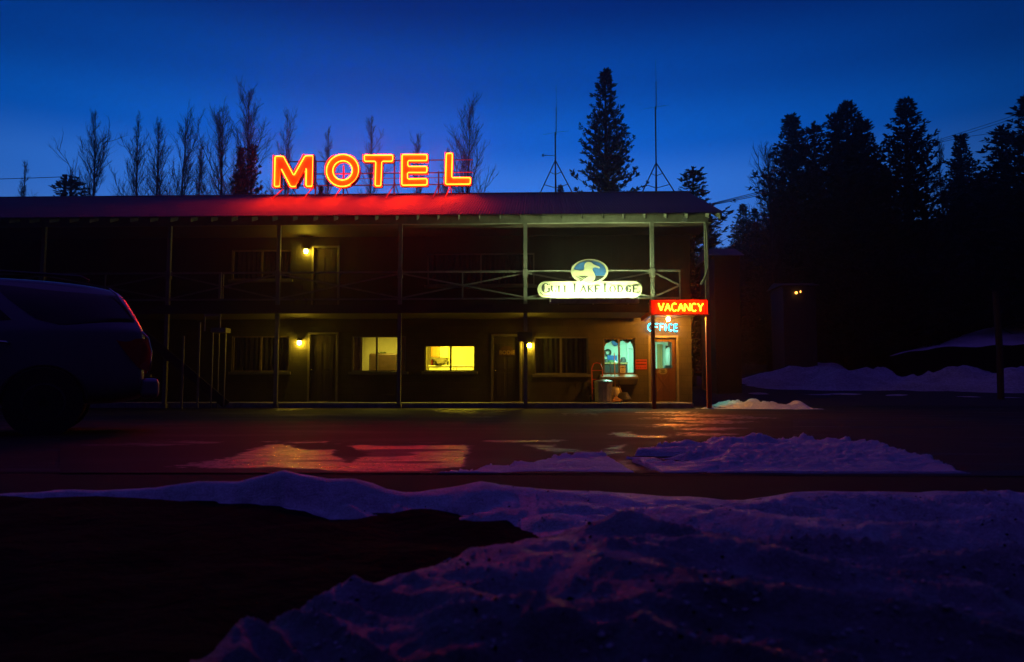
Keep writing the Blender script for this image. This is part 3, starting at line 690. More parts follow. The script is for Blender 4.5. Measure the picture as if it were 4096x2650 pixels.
mb.build('ridge_cap', M['roof'], roof)
for px, w_, h_ in ((2184,.13,.26),(2250,.11,.24),(2558,.13,.24),(1215,.12,.18),(1680,.06,.2),(735,.12,.2),(790,.12,.2),(700,.1,.15)):
    p = P(px, 765, RY+.6); mb = MB(); mb.lathe([(w_*.75,-.3),(w_*.75,h_*.55),(w_,h_*.55),(w_,h_),(w_*.4,h_+.03)], (p.x, RY+.6, RZ-.12), 12)
    mb.build('vent', M['steel'], roof)
# sheathing below the tin and rafter tails
mb = MB(); t = .035
mb.add([(BX0, EY+.05, roof_z(EY+.05)-t), (RXE-.03, EY+.05, roof_z(EY+.05)-t), (RXE-.03, RY, RZ-t), (BX0, RY, RZ-t), (RXE-.03, BY-.05, roof_z(BY-.05)-t), (BX0, BY-.05, roof_z(BY-.05)-t)], [(3,2,1,0),(5,4,2,3)])
mb.build('roof_sheathing', M['trim'], motel)
rx = P(2838, 855, EY+.08).x; k = 0; sl = (RZ-EZ)/(RY-EY)
xr = [rx]
while xr[-1] > BX0 and len(xr) < 44: xr.append(xr[-1] - .615)
xr = [P(2885, 858, EY+.08).x] + xr
for x in xr:
    mb = MB(); h = .15; a = (x-.022, x+.022)
    y0, y1 = EY+.07, PY-.031
    zt0, zt1 = roof_z(y0)-.04, roof_z(y1)-.04
    vs = [(a[i], y, z) for i in (0,1) for (y, z) in ((y0, zt0), (y1, zt1), (y1, zt1-h-.02), (y0, zt0-h))]
    mb.add(vs, [(0,1,2,3),(7,6,5,4),(0,4,5,1),(1,5,6,2),(2,6,7,3),(3,7,4,0)]); mb.build('rafter', M['trim'], motel)
# barge board on the right rake
mb = MB(); x = RXE - .055
mb.add([(x, EY+.03, EZ-.2), (x, EY+.03, EZ-.04), (x, RY, RZ-.05), (x, RY, RZ-.25), (x-.03, EY+.03, EZ-.2), (x-.03, EY+.03, EZ-.04), (x-.03, RY, RZ-.05), (x-.03, RY, RZ-.25)], [(0,3,2,1),(4,5,6,7),(0,1,5,4),(0,4,7,3)])
mb.build('barge_board', M['trim'], motel)
# posts
posts = [px for px in (160, 667, 1108, 1598, 2102, 2612)]
pxw = []
for px in posts:
    X = P(px, 1325, PY).x; pxw.append(X)
    mb = MB(); mb.box((X-.055, PY-.052, -.03), (X+.055, PY+.052, BEAMB-.001)); mb.box((X-.075, PY-.075, 3.9), (X+.075, PY+.075, 4.14)); mb.box((X-.08, PY-.08, -.03), (X+.08, PY+.08, .12))
    mb.build('post', M['trim'], motel)
XC = P(2829, 900, PY).x - .04
mb = MB(); mb.box((XC-.055, PY-.052, FL2+.07), (XC+.055, PY+.052, BEAMB-.001)); mb.build('post', M['trim'], motel)
mb = MB(); mb.tube([(XC-.02, PY-.13, BEAMB-.02), (XC-.0, PY-.13, 5.2), (XC+.01, PY-.13, 4.15), (XC-.06, PY-.13, 3.9), (XC-.2, PY-.1, 3.65)], .035, 8); mb.build('downspout', M['trim'], motel, smooth=True)
# railings: top rail, bottom rail, X brace, middle baluster
xe = P(2724, 1100, PY).x
bays = list(zip([BX0] + pxw, pxw + [xe]))
for a, b in bays:
    half = (b == xe)
    if a == BX0: a = pxw[0] - 4.2
    a2, b2 = a + .057, b - (.057 if not half else .02)
    m_ = (a + b) / 2; mb = MB()
    mb.box((a2, PY-.03, 4.055), (b2, PY+.03, 4.11)); mb.box((a2, PY-.025, 3.24), (b2, PY+.025, 3.29))
    if half:
        mb.box((b2-.035, PY-.02, 3.0), (b2+.0, PY+.02, 4.054))
        mb.bar((a2, PY+.01, 4.03), (b2-.035, PY+.01, 3.66), .035, .05, (0,0,1)); mb.bar((a2, PY-.01, 3.30), (b2-.035, PY-.01, 3.64), .035, .05)
    else:
        mb.box((m_-.018, PY-.018, 3.291), (m_+.018, PY+.018, 4.054))
        mb.bar((a2, PY-.022, 4.03), (b2, PY-.022, 3.31), .03, .045); mb.bar((a2, PY+.034, 3.31), (b2, PY+.034, 4.03), .03, .045)
    mb.build('railing', M['trim'], motel)
# rooms behind the windows
def room(x0, x1, z0, z1, y0, y1, m, side=(1, 1)):
    mb = MB(); t = .1
    mb.add([(x0,y1,z0),(x1,y1,z0),(x1,y1,z1),(x0,y1,z1)], [(0,1,2,3)])
    if side[0]: mb.add([(x0,y0,z0),(x0,y1,z0),(x0,y1,z1),(x0,y0,z1)], [(0,1,2,3)])
    if side[1]: mb.add([(x1,y0,z0),(x1,y1,z0),(x1,y1,z1),(x1,y0,z1)], [(0,1,2,3)])
    mb.add([(x0,y0,z1),(x1,y0,z1),(x1,y1,z1),(x0,y1,z1)], [(0,1,2,3)]); mb.build('interior_wall', M[m], motel)
    f = MB(); f.add([(x0,y0,z0),(x1,y0,z0),(x1,y1,z0),(x0,y1,z0)], [(0,1,2,3)]); f.build('interior_floor', M['carpet'], motel)
room(W2[0]-1.1, W3[0]-.9, FLZ, 2.7, .205, 3.4, 'cream')
room(W3[0]-.85, D2[0]-.1, FLZ, 2.7, .205, 2.6, 'cream')
room(W5[0]-.6, BX1-.21, FLZ, 2.7, .205, 3.2, 'green', (1, 0))
room(W1[0]-1.5, D1[1]+.15, FLZ, 2.7, .205, 3.2, 'cream')
room(W4[0]-1.3, W4[1]+.2, FLZ, 2.7, .205, 3.2, 'cream')
def area(name, loc, col, power, sx, sy, rot=(0, 0, 0)):
    l = bpy.data.lights.new(name, 'AREA'); l.shape = 'RECTANGLE'; l.size = sx; l.size_y = sy; l.color = col; l.energy = power
    o = bpy.data.objects.new(name, l); C.objects.link(o); o.location = loc; o.rotation_euler = rot; return o
area('living_room_light', ((W2[0]+W2[1])/2+.2, 1.5, 2.62), (1, .82, .07), 75, .9, .5)
area('kitchen_light', ((W3[0]+W3[1])/2, 1.3, 2.62), (1, .80, .03), 170, .8, .5)
area('office_light', ((W5[0]+DO[1])/2, 1.7, 2.6), (.34, 1, .66), 120, 1.6, .5)

# ------------------------------------------------------------------ things in the rooms
def box_thing(name, a, b, m, label, cat, bev=.01):
    mb = MB(); mb.box(a, b); o = mb.build(name, M[m], None); bevel(o, bev); return tag(o, label, cat)
# kitchen
px = lambda x, y, Y: P(x, y, Y)
kb = 2.58
c = empty('wall_cabinet', (0, kb, 1.6), 'pine wall cabinet seen through the bright yellow window', 'cabinet')
a = px(1728, 1375, kb); b = px(1762, 1432, kb)
mb = MB(); mb.box((a.x, kb-.3, b.z), (b.x, kb, a.z+.15)); mb.build('cabinet_body', M['wood'], c)
mb = MB(); mb.box((a.x+.02, kb-.32, b.z+.03), (b.x-.02, kb-.301, a.z+.1)); mb.build('cabinet_door', M['wood'], c)
mb = MB(); mb.box((b.x+.01, kb-.29, b.z), (px(1796,1400,kb).x, kb, a.z+.15)); mb.build('cabinet_body', M['cream'], c)
a = px(1728, 1431, kb-.1); b = px(1790, 1455, kb-.1)
mb = MB(); mb.prism([(a.x, a.z), (b.x, a.z-.05), (b.x-.12, b.z), (b.x-.3, b.z-.02), (a.x+.2, a.z-.10), (a.x+.02, a.z-.06)], kb-.6, kb-.12)
tag(mb.build('range_hood', M['steel']), 'grey slanted range hood under the pine cabinet', 'range hood')
a = px(1716, 1462, kb-.5); b = px(1800, 1487, kb-.5)
c = empty('kitchen_counter', (a.x, kb-.5, FLZ), 'white kitchen counter behind the left half of the yellow window', 'counter')
mb = MB(); mb.box((a.x, kb-.5, FLZ), (b.x+.8, kb, a.z-.04)); bevel(mb.build('base_cabinet', M['white'], c), .01)
mb = MB(); mb.box((a.x-.02, kb-.53, a.z-.04), (b.x+.8, kb, a.z)); bevel(mb.build('countertop', M['white'], c), .01)
cz = a.z
def bottle(x, y, z, h, r, m, label, cat='bottle', group=None):
    mb = MB(); mb.lathe([(r,0),(r,h*.6),(r*.4,h*.75),(r*.4,h),(r*.1,h)], (x, y, z), 10)
    return tag(mb.build(cat, M[m], None, smooth=False), label, cat, group)
bx = px(1722, 1460, kb-.3).x
bottle(bx+.06, kb-.3, cz, .28, .05, 'red', 'red bottle standing on the white kitchen counter')
bottle(bx+.22, kb-.25, cz, .17, .06, 'dark', 'short dark jar beside the red bottle on the counter', 'jar')
bottle(bx+.62, kb-.3, cz, .22, .04, 'dark', 'dark slim bottle at the right end of the kitchen counter')
mb = MB(); q = px(1815, 1480, 1.6); mb.tube([(q.x, 1.6, q.z-.2), (q.x, 1.6, q.z+.06), (q.x+.1, 1.6, q.z+.06), (q.x+.1, 1.6, q.z-.2)], .018, 6); mb.box((q.x-.03, 1.4, q.z-.3), (q.x+.13, 1.8, q.z-.2)); mb.box((q.x-.02,1.42,FLZ),(q.x+.02,1.46,q.z-.3)); mb.box((q.x+.08,1.74,FLZ),(q.x+.12,1.78,q.z-.3))
tag(mb.build('chair', M['wood']), 'wooden chair top behind the right half of the yellow window', 'chair')
# living room
a = px(1478, 1415, 2.2); b = px(1590, 1487, 2.2)
c = empty('armchair', (a.x+.4, 2.2, FLZ), 'dark brown armchair in the dim curtained room', 'armchair')
mb = MB(); mb.box((a.x+.02, 2.0, .45), (b.x, 2.3, a.z)); bevel(mb.build('backrest', M['leather'], c), .06)
mb = MB(); mb.box((a.x, 1.5, .3), (b.x, 1.995, .62)); bevel(mb.build('seat', M['leather'], c), .05)
mb = MB(); mb.box((a.x-.15, 1.45, FLZ), (a.x-.005, 2.2, .85)); bevel(mb.build('armrest', M['leather'], c), .04)
mb = MB(); mb.box((b.x+.005, 1.45, FLZ), (b.x+.15, 2.2, .85)); bevel(mb.build('armrest', M['leather'], c), .04)
rnd = random.Random(5)
c = empty('house_plant', (px(1530, 1410, 2.6).x, 2.6, 1.2), 'leafy house plant behind the dark armchair', 'plant')
q = px(1528, 1420, 2.6)
mb = MB()
for i in range(90):
    a_ = rnd.uniform(0, 2*pi); e_ = rnd.uniform(-.1, 1.2); L = rnd.uniform(.12, .32); d = Vector((cos(a_)*cos(e_), sin(a_)*cos(e_), sin(e_)))
    s = d.cross(Vector((0,0,1))).normalized() * .035; p0 = Vector((q.x, 2.6, q.z-.08))
    mb.add([p0, p0 + d*L*.6 + s, p0 + d*L + Vector((0,0,-.04)), p0 + d*L*.6 - s], [(0,1,2,3)])
mb.build('leaves', M['leaf'], c)
mb = MB(); mb.lathe([(.09,-.32),(.12,-.08),(.1,-.08)], (q.x, 2.6, q.z), 12); mb.box((q.x-.3, 2.45, FLZ), (q.x+.3, 2.9, q.z-.321)); mb.build('pot', M['wood'], c)
a = px(1448, 1344, 3.35); b = px(1462, 1487, 3.3)
box_thing('standing_lamp_shelf', (a.x-.12, 3.0, FLZ), (a.x+.02, 3.3, 2.5), 'wood', 'narrow brown bookcase against the back wall of the curtained room', 'bookcase')
# office
ob = 3.18
def disc(x, y, Y, r, m, name, label, cat, inner=None):
    p = px(x, y, Y); mb = MB()
    if inner:
        N = 28; mb.tube([(p.x + cos(2*pi*i/N)*(r+inner)/2, Y-.03, p.z + sin(2*pi*i/N)*(r+inner)/2) for i in range(N)], (r-inner)/2, 8, True)
    else: mb.lathe([(r,0),(r,-.04),(r*.92,-.05)], (p.x, Y, p.z), 28, 'y')
    return tag(mb.build(name, M[m]), label, cat)
disc(2431, 1411, ob, .135, 'dark', 'wreath', 'dark round wreath on the green office wall', 'wreath', .07)
disc(2461, 1370, ob, .13, 'blue', 'wall_clock', 'round blue wall clock just under the office valance', 'clock')
a = px(2428, 1423, ob-.4); b = px(2468, 1447, ob-.4)
box_thing('display_box', (a.x, ob-.5, b.z), (b.x, ob-.4, a.z), 'blue', 'blue display box standing on the office shelf', 'box')
a = px(2412, 1452, ob-.55); b = px(2508, 1458, ob-.55)
c = empty('office_shelf', (a.x, ob-.5, FLZ), 'long wooden shelf across the lit office window', 'shelf')
mb = MB(); mb.box((a.x-.1, ob-.8, b.z), (b.x, ob-.3, a.z)); mb.build('shelf_board', M['wood'], c)
mb = MB(); mb.box((a.x-.1, ob-.78, FLZ), (b.x-.01, ob-.32, b.z-.002)); mb.build('shelf_base', M['dark'], c)
for (x, w_, h_, m_, lb, nm) in ((2424,.16,.13,'dark','dark rounded helmet on the left end of the office shelf','helmet'), (2445,.2,.09,'leaf','green cap lying on the office shelf','cap'), (2458,.12,.07,'white','small white bowl on the office shelf','bowl'), (2493,.17,.19,'dark','black hat at the right end of the office shelf','hat')):
    p = px(x, 1452, ob-.6); mb = MB(); mb.lathe([(w_*1.0,0),(w_*1.0,.015),(w_*.62,.02),(w_*.6,h_*.6),(w_*.4,h_),(w_*.05,h_+.01)], (p.x, ob-.6, p.z+.001), 14)
    tag(mb.build(nm, M[m_], None, smooth=True), lb, nm)
a = px(2508, 1375, ob-.02); b = px(2530, 1497, ob)
mb = MB(); mb.box((a.x, ob-.04, FLZ), (a.x+.06, ob, a.z+.2)); mb.box((a.x+.06, ob-.04, 2.1), (a.x+.7, ob, 2.17)); mb.build('inner_door_frame', M['white'], motel)
a = px(2512, 1368, ob); box_thing('picture', (a.x+.02, ob-.03, a.z-.25), (a.x+.2, ob, a.z+.02), 'white', 'small pale framed picture at the right of the office window', 'picture')
# seen through the office door
a = px(2628, 1378, ob-.02); b = px(2650, 1475, ob-.02)
mb = MB(); mb.box((a.x, ob-.03, FLZ), (b.x, ob-.002, a.z)); mb.build('inner_door', M['wood'], motel)
a = px(2662, 1383, ob-.05); b = px(2674, 1430, ob-.05)
box_thing('ski_board', (a.x, ob-.06, b.z), (b.x, ob-.02, a.z), 'dark', 'dark upright board hung on the wall behind the office door glass', 'board')
a = px(2672, 1390, ob-.12); mb = MB(); mb.lathe([(.03,0),(.12,-.06),(.14,-.35),(.1,-.62),(.05,-.7)][::-1], (a.x+.03, ob-.16, a.z), 12)
tag(mb.build('coat', M['white'], None, smooth=True), 'pale coat hanging beside the dark board in the office', 'coat')
a = px(2660, 1470, 2.3); c = empty('office_desk', (a.x, 2.3, FLZ), 'dark desk with papers seen low through the office door glass', 'desk')
mb = MB(); mb.box((a.x-.1, 2.0, FLZ), (a.x+.5, 2.6, a.z-.03)); mb.build('desk_body', M['dark'], c)
mb = MB(); mb.box((a.x-.02, 2.1, a.z-.029), (a.x+.22, 2.4, a.z+.06)); mb.build('desk_phone', M['dark'], c)

# ------------------------------------------------------------------ wall lamps
def wall_lamp(px_, py_, label, Y=0):
    p = P(px_, py_, Y-.1); c = empty('wall_lamp', (p.x, Y, p.z), label, 'wall lamp', 'porch lamps on the block wall')
    mb = MB(); mb.lathe([(.055,0),(.055,-.02),(.03,-.03),(.02,-.05)], (p.x, Y-.001, p.z+.1), 12, 'y'); mb.bar((p.x, Y-.04, p.z+.1), (p.x, Y-.1, p.z+.1), .025, .025)
    mb.lathe([(.02,.15),(.08,.10),(.095,.066),(.09,.066),(.03,.12)], (p.x, Y-.1, p.z), 14); mb.build('bracket', M['black'], c)
    mb = MB(); mb.lathe([(.05,.064),(.065,.03),(.066,-.02),(.05,-.06),(.02,-.075)][::-1], (p.x, Y-.1, p.z), 14); mb.build('globe', M['lamp'], c, smooth=True)
wall_lamp(1197, 1372, 'glowing lamp on the ground floor wall between curtained window and dark door')
wall_lamp(1224, 1006, 'glowing lamp on the upper balcony wall beside its door')
wall_lamp(2118, 1383, 'glowing lamp half hidden behind the post, left of the office windows')
# electrical box on the post in front of that lamp
p = P(2099, 1347, PY-.12); mb = MB(); mb.box((P(2069,1347,PY-.12).x, PY-.16, P(2099,1366,PY-.12).z), (P(2130,1347,PY-.12).x, PY-.057, P(2099,1329,PY-.12).z))
mb.box((p.x-.2, PY-.175, P(2099,1331,PY-.12).z), (p.x+.19, PY-.161, P(2099,1329,PY-.12).z+.012))
tag(bevel(mb.build('meter_box', M['black']), .008), 'black box mounted on the post in front of the third lamp', 'box')
# floodlight under the eave
p = P(2738, 879, PY-.14); c = empty('floodlight', (p.x, PY-.1, p.z), 'small unlit floodlight fixed to the eave beam near the corner', 'floodlight')
mb = MB(); mb.lathe([(.03,.0),(.05,-.05),(.075,-.13),(.07,-.14)], (p.x, PY-.08, p.z-.02), 12, 'y'); mb.build('lamp_head', M['metal'], c)
mb = MB(); mb.bar((p.x, PY-.056, p.z+.06), (p.x, PY-.1, p.z), .03, .03); mb.build('bracket', M['metal'], c)

# ------------------------------------------------------------------ MOTEL neon sign
SY = 2.2
def z3(x, y): p = P(800 + x/1.8315, 350 + y/1.8315, SY); return (p.x, p.z)
motel_sign = empty('motel_sign', (P(1500, 760, SY).x, SY, RZ), 'big red neon rooftop sign reading MOTEL on a steel frame', 'neon sign')
LET = {
 'M': [(553,508),(614,508),(690,650),(772,505),(832,503),(826,728),(779,728),(781,592),(706,730),(667,730),(597,597),(589,728),(548,730)],
 'T': [(1205,500),(1417,500),(1413,545),(1335,545),(1328,725),(1285,725),(1290,545),(1207,545)],
 'E': [(1482,496),(1665,496),(1665,540),(1525,540),(1525,583),(1665,583),(1663,627),(1522,627),(1522,675),(1665,672),(1665,718),(1480,720)],
 'L': [(1805,487),(1850,487),(1845,665),(1983,665),(1980,712),(1800,713)]}
def grow(poly, d):                        # offset a polygon outward
    n = len(poly); ar = sum(poly[i][0]*poly[(i+1)%n][1] - poly[(i+1)%n][0]*poly[i][1] for i in range(n)); s = 1 if ar > 0 else -1
    out = []
    for i in range(n):
        p0, p1, p2 = Vector(poly[i-1]), Vector(poly[i]), Vector(poly[(i+1)%n])
        a = (p1-p0).normalized(); b = (p2-p1).normalized()
        n1 = Vector((a.y, -a.x))*s; n2 = Vector((b.y, -b.x))*s; m = n1+n2; m = m / max(.35, m.dot(n1)) if m.length > .01 else n1
        out.append((p1.x+m.x*d, p1.y+m.y*d))
    return out
TR = .019
for ch, poly in LET.items():
    o = MB(); w = [z3(*p) for p in poly]; o.prism(grow(w, .035), SY, SY+.16)
    o = o.build('letter_panel', M['letterface'], motel_sign); o['label'] = 'letter ' + ch
    rim = MB(); g_ = grow(w, .036); rim.v = []
    nn_ = len(g_); rim.add([(p[0], SY-.17, p[1]) for p in g_] + [(p[0], SY+.16, p[1]) for p in g_], [(i, (i+1) % nn_, (i+1) % nn_+nn_, i+nn_) for i in range(nn_) if abs(g_[i][0]-g_[(i+1)%nn_][0]) < abs(g_[i][1]-g_[(i+1)%nn_][1])])
    rim.build('letter_rim', M['red'], o)
    t = MB(); pts = []
    for i in range(len(w)):
        a = Vector(w[i]); b = Vector(w[(i+1) % len(w)]); L = (b-a).length; k = min(.035, L*.3)
        pts += [a.lerp(b, k/L), b.lerp(a, k/L)]
    t.tube([(p.x, SY-.05, p.y) for p in pts], TR, 6, True); t.build('neon_tube', M['neonred'], o, smooth=True)
N = 48; cx, cz_ = z3(1047, 612); rxo = (z3(1165,612)[0] - z3(929,612)[0])/2; rzo = (z3(1047,497)[1] - z3(1047,731)[1])/2
def ring(rx_, rz_, y, n=N): return [(cx + cos(2*pi*i/n)*rx_, y, cz_ + sin(2*pi*i/n)*rz_) for i in range(n)]
o = MB(); ro, ri = rxo+.035, rxo*.60-.02; r1 = ring(ro, rzo+.035, SY); r2 = ring(ri, rzo*.60-.02, SY); r3 = ring(ro, rzo+.035, SY+.16); r4 = ring(ri, rzo*.60-.02, SY+.16)
fs = []
for i in range(N):
    j = (i+1) % N; fs += [(i, j, N+j, N+i), (2*N+j, 2*N+i, 3*N+i, 3*N+j), (j, i, 2*N+i, 2*N+j), (N+i, N+j, 3*N+j, 3*N+i)]
o.add(r1+r2+r3+r4, fs); o = o.build('letter_panel', M['letterface'], motel_sign); o['label'] = 'letter O'
rim = MB(); a_ = ring(ro+.001, rzo+.036, SY-.17); b_ = ring(ro+.001, rzo+.036, SY+.16); rim.add(a_+b_, [(i, (i+1)%N, (i+1)%N+N, i+N) for i in range(N) if abs(cos(2*pi*(i+.5)/N)) > .55]); rim.build('letter_rim', M['red'], o)
t = MB(); t.tube(ring(rxo, rzo, SY-.05), TR, 6, True); t.tube(ring(rxo*.60, rzo*.60, SY-.05), TR, 6, True); t.build('neon_tube', M['neonred'], o, smooth=True)
# frame
fr = MB()
for (y, xa, xb, r) in ((525,548,1995,.022),(618,548,1995,.022),(655,835,1995,.012),(705,548,1995,.022)):
    a = z3(xa, y + (1995-xa)*0.006); b = z3(xb, y-8); fr.tube([(a[0], SY+.22, a[1]), (b[0], SY+.22, b[1])], r, 6)
fr.build('rail', M['red'], motel_sign)
for (x, yt, dx) in ((632,520,-55),(835,520,-32),(1040,560,-20),(1415,520,-25),(1742,600,-15),(1835,690,-22)):
    a = z3(x, yt); s = MB(); zb = roof_z(SY+.26); s.tube([(a[0], SY+.26, a[1]), (a[0]+.0, SY+.26, zb-.02)], .028, 6)
    b = z3(x, 700); s.tube([(b[0], SY+.24, b[1]), (b[0] + dx/1.8315/114, SY-.75, roof_z(SY-.75)-.01)], .024, 6); 
    s.tube([(b[0], SY+.27, b[1]+.1), (b[0] - dx/1.8315/90, SY+1.3, roof_z(SY+1.3)-.01)], .02, 6); s.build('strut', M['red'], motel_sign)

# ------------------------------------------------------------------ LODGE sign
LY = -2.2
def z6(x, y): p = P(2000 + x/2.6456, 950 + y/2.6456, LY); return (p.x, p.z)
lodge = empty('lodge_sign', (z6(950,640)[0], LY, z6(950,640)[1]), 'cream oval sign with gull emblem reading Gull Lake Lodge on the balcony rail', 'sign')
xa, zt = z6(396, 468); xb, zb = z6(1505, 635); rr = (zt-zb)/2; zm = (zt+zb)/2
def pill(x0, x1, r, zc, n=14):
    return [(x1 - r + r*cos(t), zc + r*sin(t)) for t in [-pi/2 + pi*i/n for i in range(n+1)]] + [(x0 + r + r*cos(t), zc + r*sin(t)) for t in [pi/2 + pi*i/n for i in range(n+1)]]
mb = MB(); mb.prism(pill(xa, xb, rr, zm), LY, LY+.05); mb.build('name_board', M['signface'], lodge)
bd = MB(); p1 = pill(xa+.055, xb-.055, rr-.055, zm); p2 = pill(xa+.075, xb-.075, rr-.075, zm); n = len(p1)
bd.add([(p[0], LY-.003, p[1]) for p in p1+p2], [(i, (i+1)%n, n+(i+1)%n, n+i) for i in range(n) if not (p1[i][1] > zm - .05)])
bd.build('border_line', M['signdark'], lodge)
ex, ez = z6(948, 362); erx = (z6(1145,362)[0]-z6(751,362)[0])/2; erz = (z6(948,234)[1]-z6(948,490)[1])/2
def ell(rx_, rz_, n=44, c=None): return [(ex + cos(2*pi*i/n)*rx_, ez + sin(2*pi*i/n)*rz_) for i in range(n)]
mb = MB(); mb.prism(ell(erx, erz), LY-.052, LY-.004); emblem = mb.build('emblem', M['signface'], lodge)
# inside the ellipse: blue sky, dark water below a waterline, cream gull over both
hz = z6(948, 408)[1]
def half(rx_, rz_, up, y):
    pts = []
    a0 = math.asin(max(-1, min(1, (hz-ez)/rz_)))
    rng = [a0 + (pi - 2*a0)*i/30 for i in range(31)] if up else [pi - a0 + (pi + 2*a0)*i/30 for i in range(31)]
    return [(ex + cos(t)*rx_, ez + sin(t)*rz_) for t in rng]
mb = MB(); mb.prism(half(erx*.87, erz*.85, True, 0), LY-.057, LY-.053); mb.build('emblem_sky', M['signblue'], emblem)
lo = [(p[0], p[1]-.012) for p in half(erx*.87, erz*.85, False, 0)]
mb = MB(); mb.prism(lo, LY-.057, LY-.053); mb.build('emblem_water', M['signdark'], emblem)
gull = [(785,345),(820,352),(855,357),(885,352),(893,330),(890,305),(898,282),(918,266),(942,262),(968,270),(986,290),(1010,300),(1045,312),(1056,322),(1050,334),(1030,326),(1005,320),(985,328),(976,342),(984,362),(1000,390),(1008,420),(1002,445),(985,465),(962,480),
        (900,480),(840,470),(800,440),(776,405),(770,370)]
mb = MB(); mb.prism([z6(*p) for p in gull], LY-.064, LY-.0572); mb.build('gull_figure', M['signface'], emblem)
st = MB()
for i in range(4):
    a = z6(800+i*14, 414+i*17); b = z6(850+i*25, 414); 
    st.prism([z6(796+i*14, 416+i*17), z6(806+i*14, 420+i*17), z6(862+i*24, 414), z6(846+i*24, 414)], LY-.068, LY-.0642)
st.build('wing_stripes', M['signdark'], emblem)
# serif small-cap lettering; each stroke 0.4 mm in front of the one before
class Serif:
    def __init__(s): s.mb = MB(); s.k = 0
    def poly(s, pts): s.k += 1; s.mb.prism([z6(*p) for p in pts], LY-.004-.0004*s.k, LY-.002)
    def stem(s, x, y0, y1, w=9, serif=True):
        s.poly([(x-w/2,y0),(x+w/2,y0),(x+w/2,y1),(x-w/2,y1)])
        if serif:
            s.poly([(x-w/2-7,y0-1),(x+w/2+7,y0-1),(x+w/2,y0+4),(x-w/2,y0+4)]); s.poly([(x-w/2-7,y1+1),(x+w/2+7,y1+1),(x+w/2,y1-4),(x-w/2,y1-4)])
    def line(s, x0, y0, x1, y1, w):
        w *= 1.7; dx, dy = x1-x0, y1-y0; L = sqrt(dx*dx+dy*dy); nx_, ny_ = -dy/L*w/2, dx/L*w/2
        s.poly([(x0+nx_,y0+ny_),(x1+nx_,y1+ny_),(x1-nx_,y1-ny_),(x0-nx_,y0-ny_)])
    def arc(s, cx, cy, rx_, ry_, a0, a1, w0, w1, n=18):      # thick at the sides (w1), thin on top (w0)
        o = []; i_ = []
        for k in range(n+1):
            t = radians(a0 + (a1-a0)*k/n); w = (w0 + (w1-w0)*abs(cos(t))) * 1.6
            o.append((cx+cos(t)*rx_, cy-sin(t)*ry_)); i_.append((cx+cos(t)*(rx_-w), cy-sin(t)*(ry_-min(w,w0+1.5))))
        for k in range(n):
            s.mb.prism([z6(*q) for q in (o[k], o[k+1], i_[k+1], i_[k])], LY-.0042-.0004*s.k, LY-.002)
        s.k += 1
    def glyph(s, c, x0, x1, y0, y1):
        cx_, cy_ = (x0+x1)/2, (y0+y1)/2; w = x1-x0; h = y1-y0; b = 19 if h > 72 else 14
        if c == 'L': s.stem(x0+8, y0, y1, b); s.line(x0+8, y1-2, x1, y1-2, 4); s.line(x1-1, y1-14, x1-3, y1, 4)
        if c == 'U': s.stem(x0+8, y0, y1-h*.3, b); s.stem(x1-6, y0, y1-h*.3, 5); s.arc(cx_+1, y1-h*.3, (x1-x0)/2-4, h*.3, 180, 360, 4, 9)
        if c == 'G': s.arc(cx_+3, cy_, w/2, h/2+1, 42, 318, 5, b+3); s.stem(x1-7, cy_+4, y1-4, b-2, False); s.line(x1-20, cy_+4, x1+4, cy_+4, 4); s.line(x1-3, y0+4, x1-3, y0+20, 4)
        if c == 'A': s.line(x0+4, y1, cx_, y0, 6); s.line(cx_, y0, x1-5, y1, 10); s.line(x0+15, cy_+12, x1-15, cy_+12, 4); s.line(x0-3, y1, x0+12, y1, 4); s.line(x1-14, y1, x1+4, y1, 4)
        if c == 'K': s.stem(x0+8, y0, y1, b); s.line(x0+12, cy_+4, x1-5, y0+1, 4.5); s.line(x0+20, cy_-2, x1-2, y1, 9); s.line(x1-14, y1, x1+5, y1, 4)
        if c == 'E': s.stem(x0+8, y0, y1, b); s.line(x0+8, y0+1, x1, y0+1, 4); s.line(x0+8, cy_, x1-8, cy_, 4); s.line(x0+8, y1-1, x1+2, y1-1, 4); s.line(x1-1, y0, x1-1, y0+12, 4); s.line(x1, y1-13, x1, y1, 4)
        if c == 'O': s.arc(cx_, cy_, w/2, h/2+1, 0, 360, 4, 10, 28)
        if c == 'D': s.stem(x0+8, y0, y1, b); s.arc(x0+10, cy_, w-10, h/2, -90, 90, 4, 10)
S = Serif()
for c_, a, b, y0, y1 in (('G',436,526,487,588),('U',540,600,512,585),('L',616,664,512,585),('L',678,738,512,585),('L',782,840,492,585),('A',848,916,512,585),('K',928,988,512,585),('E',1002,1056,512,585),
                       ('L',1102,1150,492,585),('O',1156,1226,512,585),('D',1242,1304,512,585),('G',1320,1386,512,585),('E',1404,1458,512,585)): S.glyph(c_, a, b, y0, y1)
S.mb.build('lettering', M['signdark'], lodge)
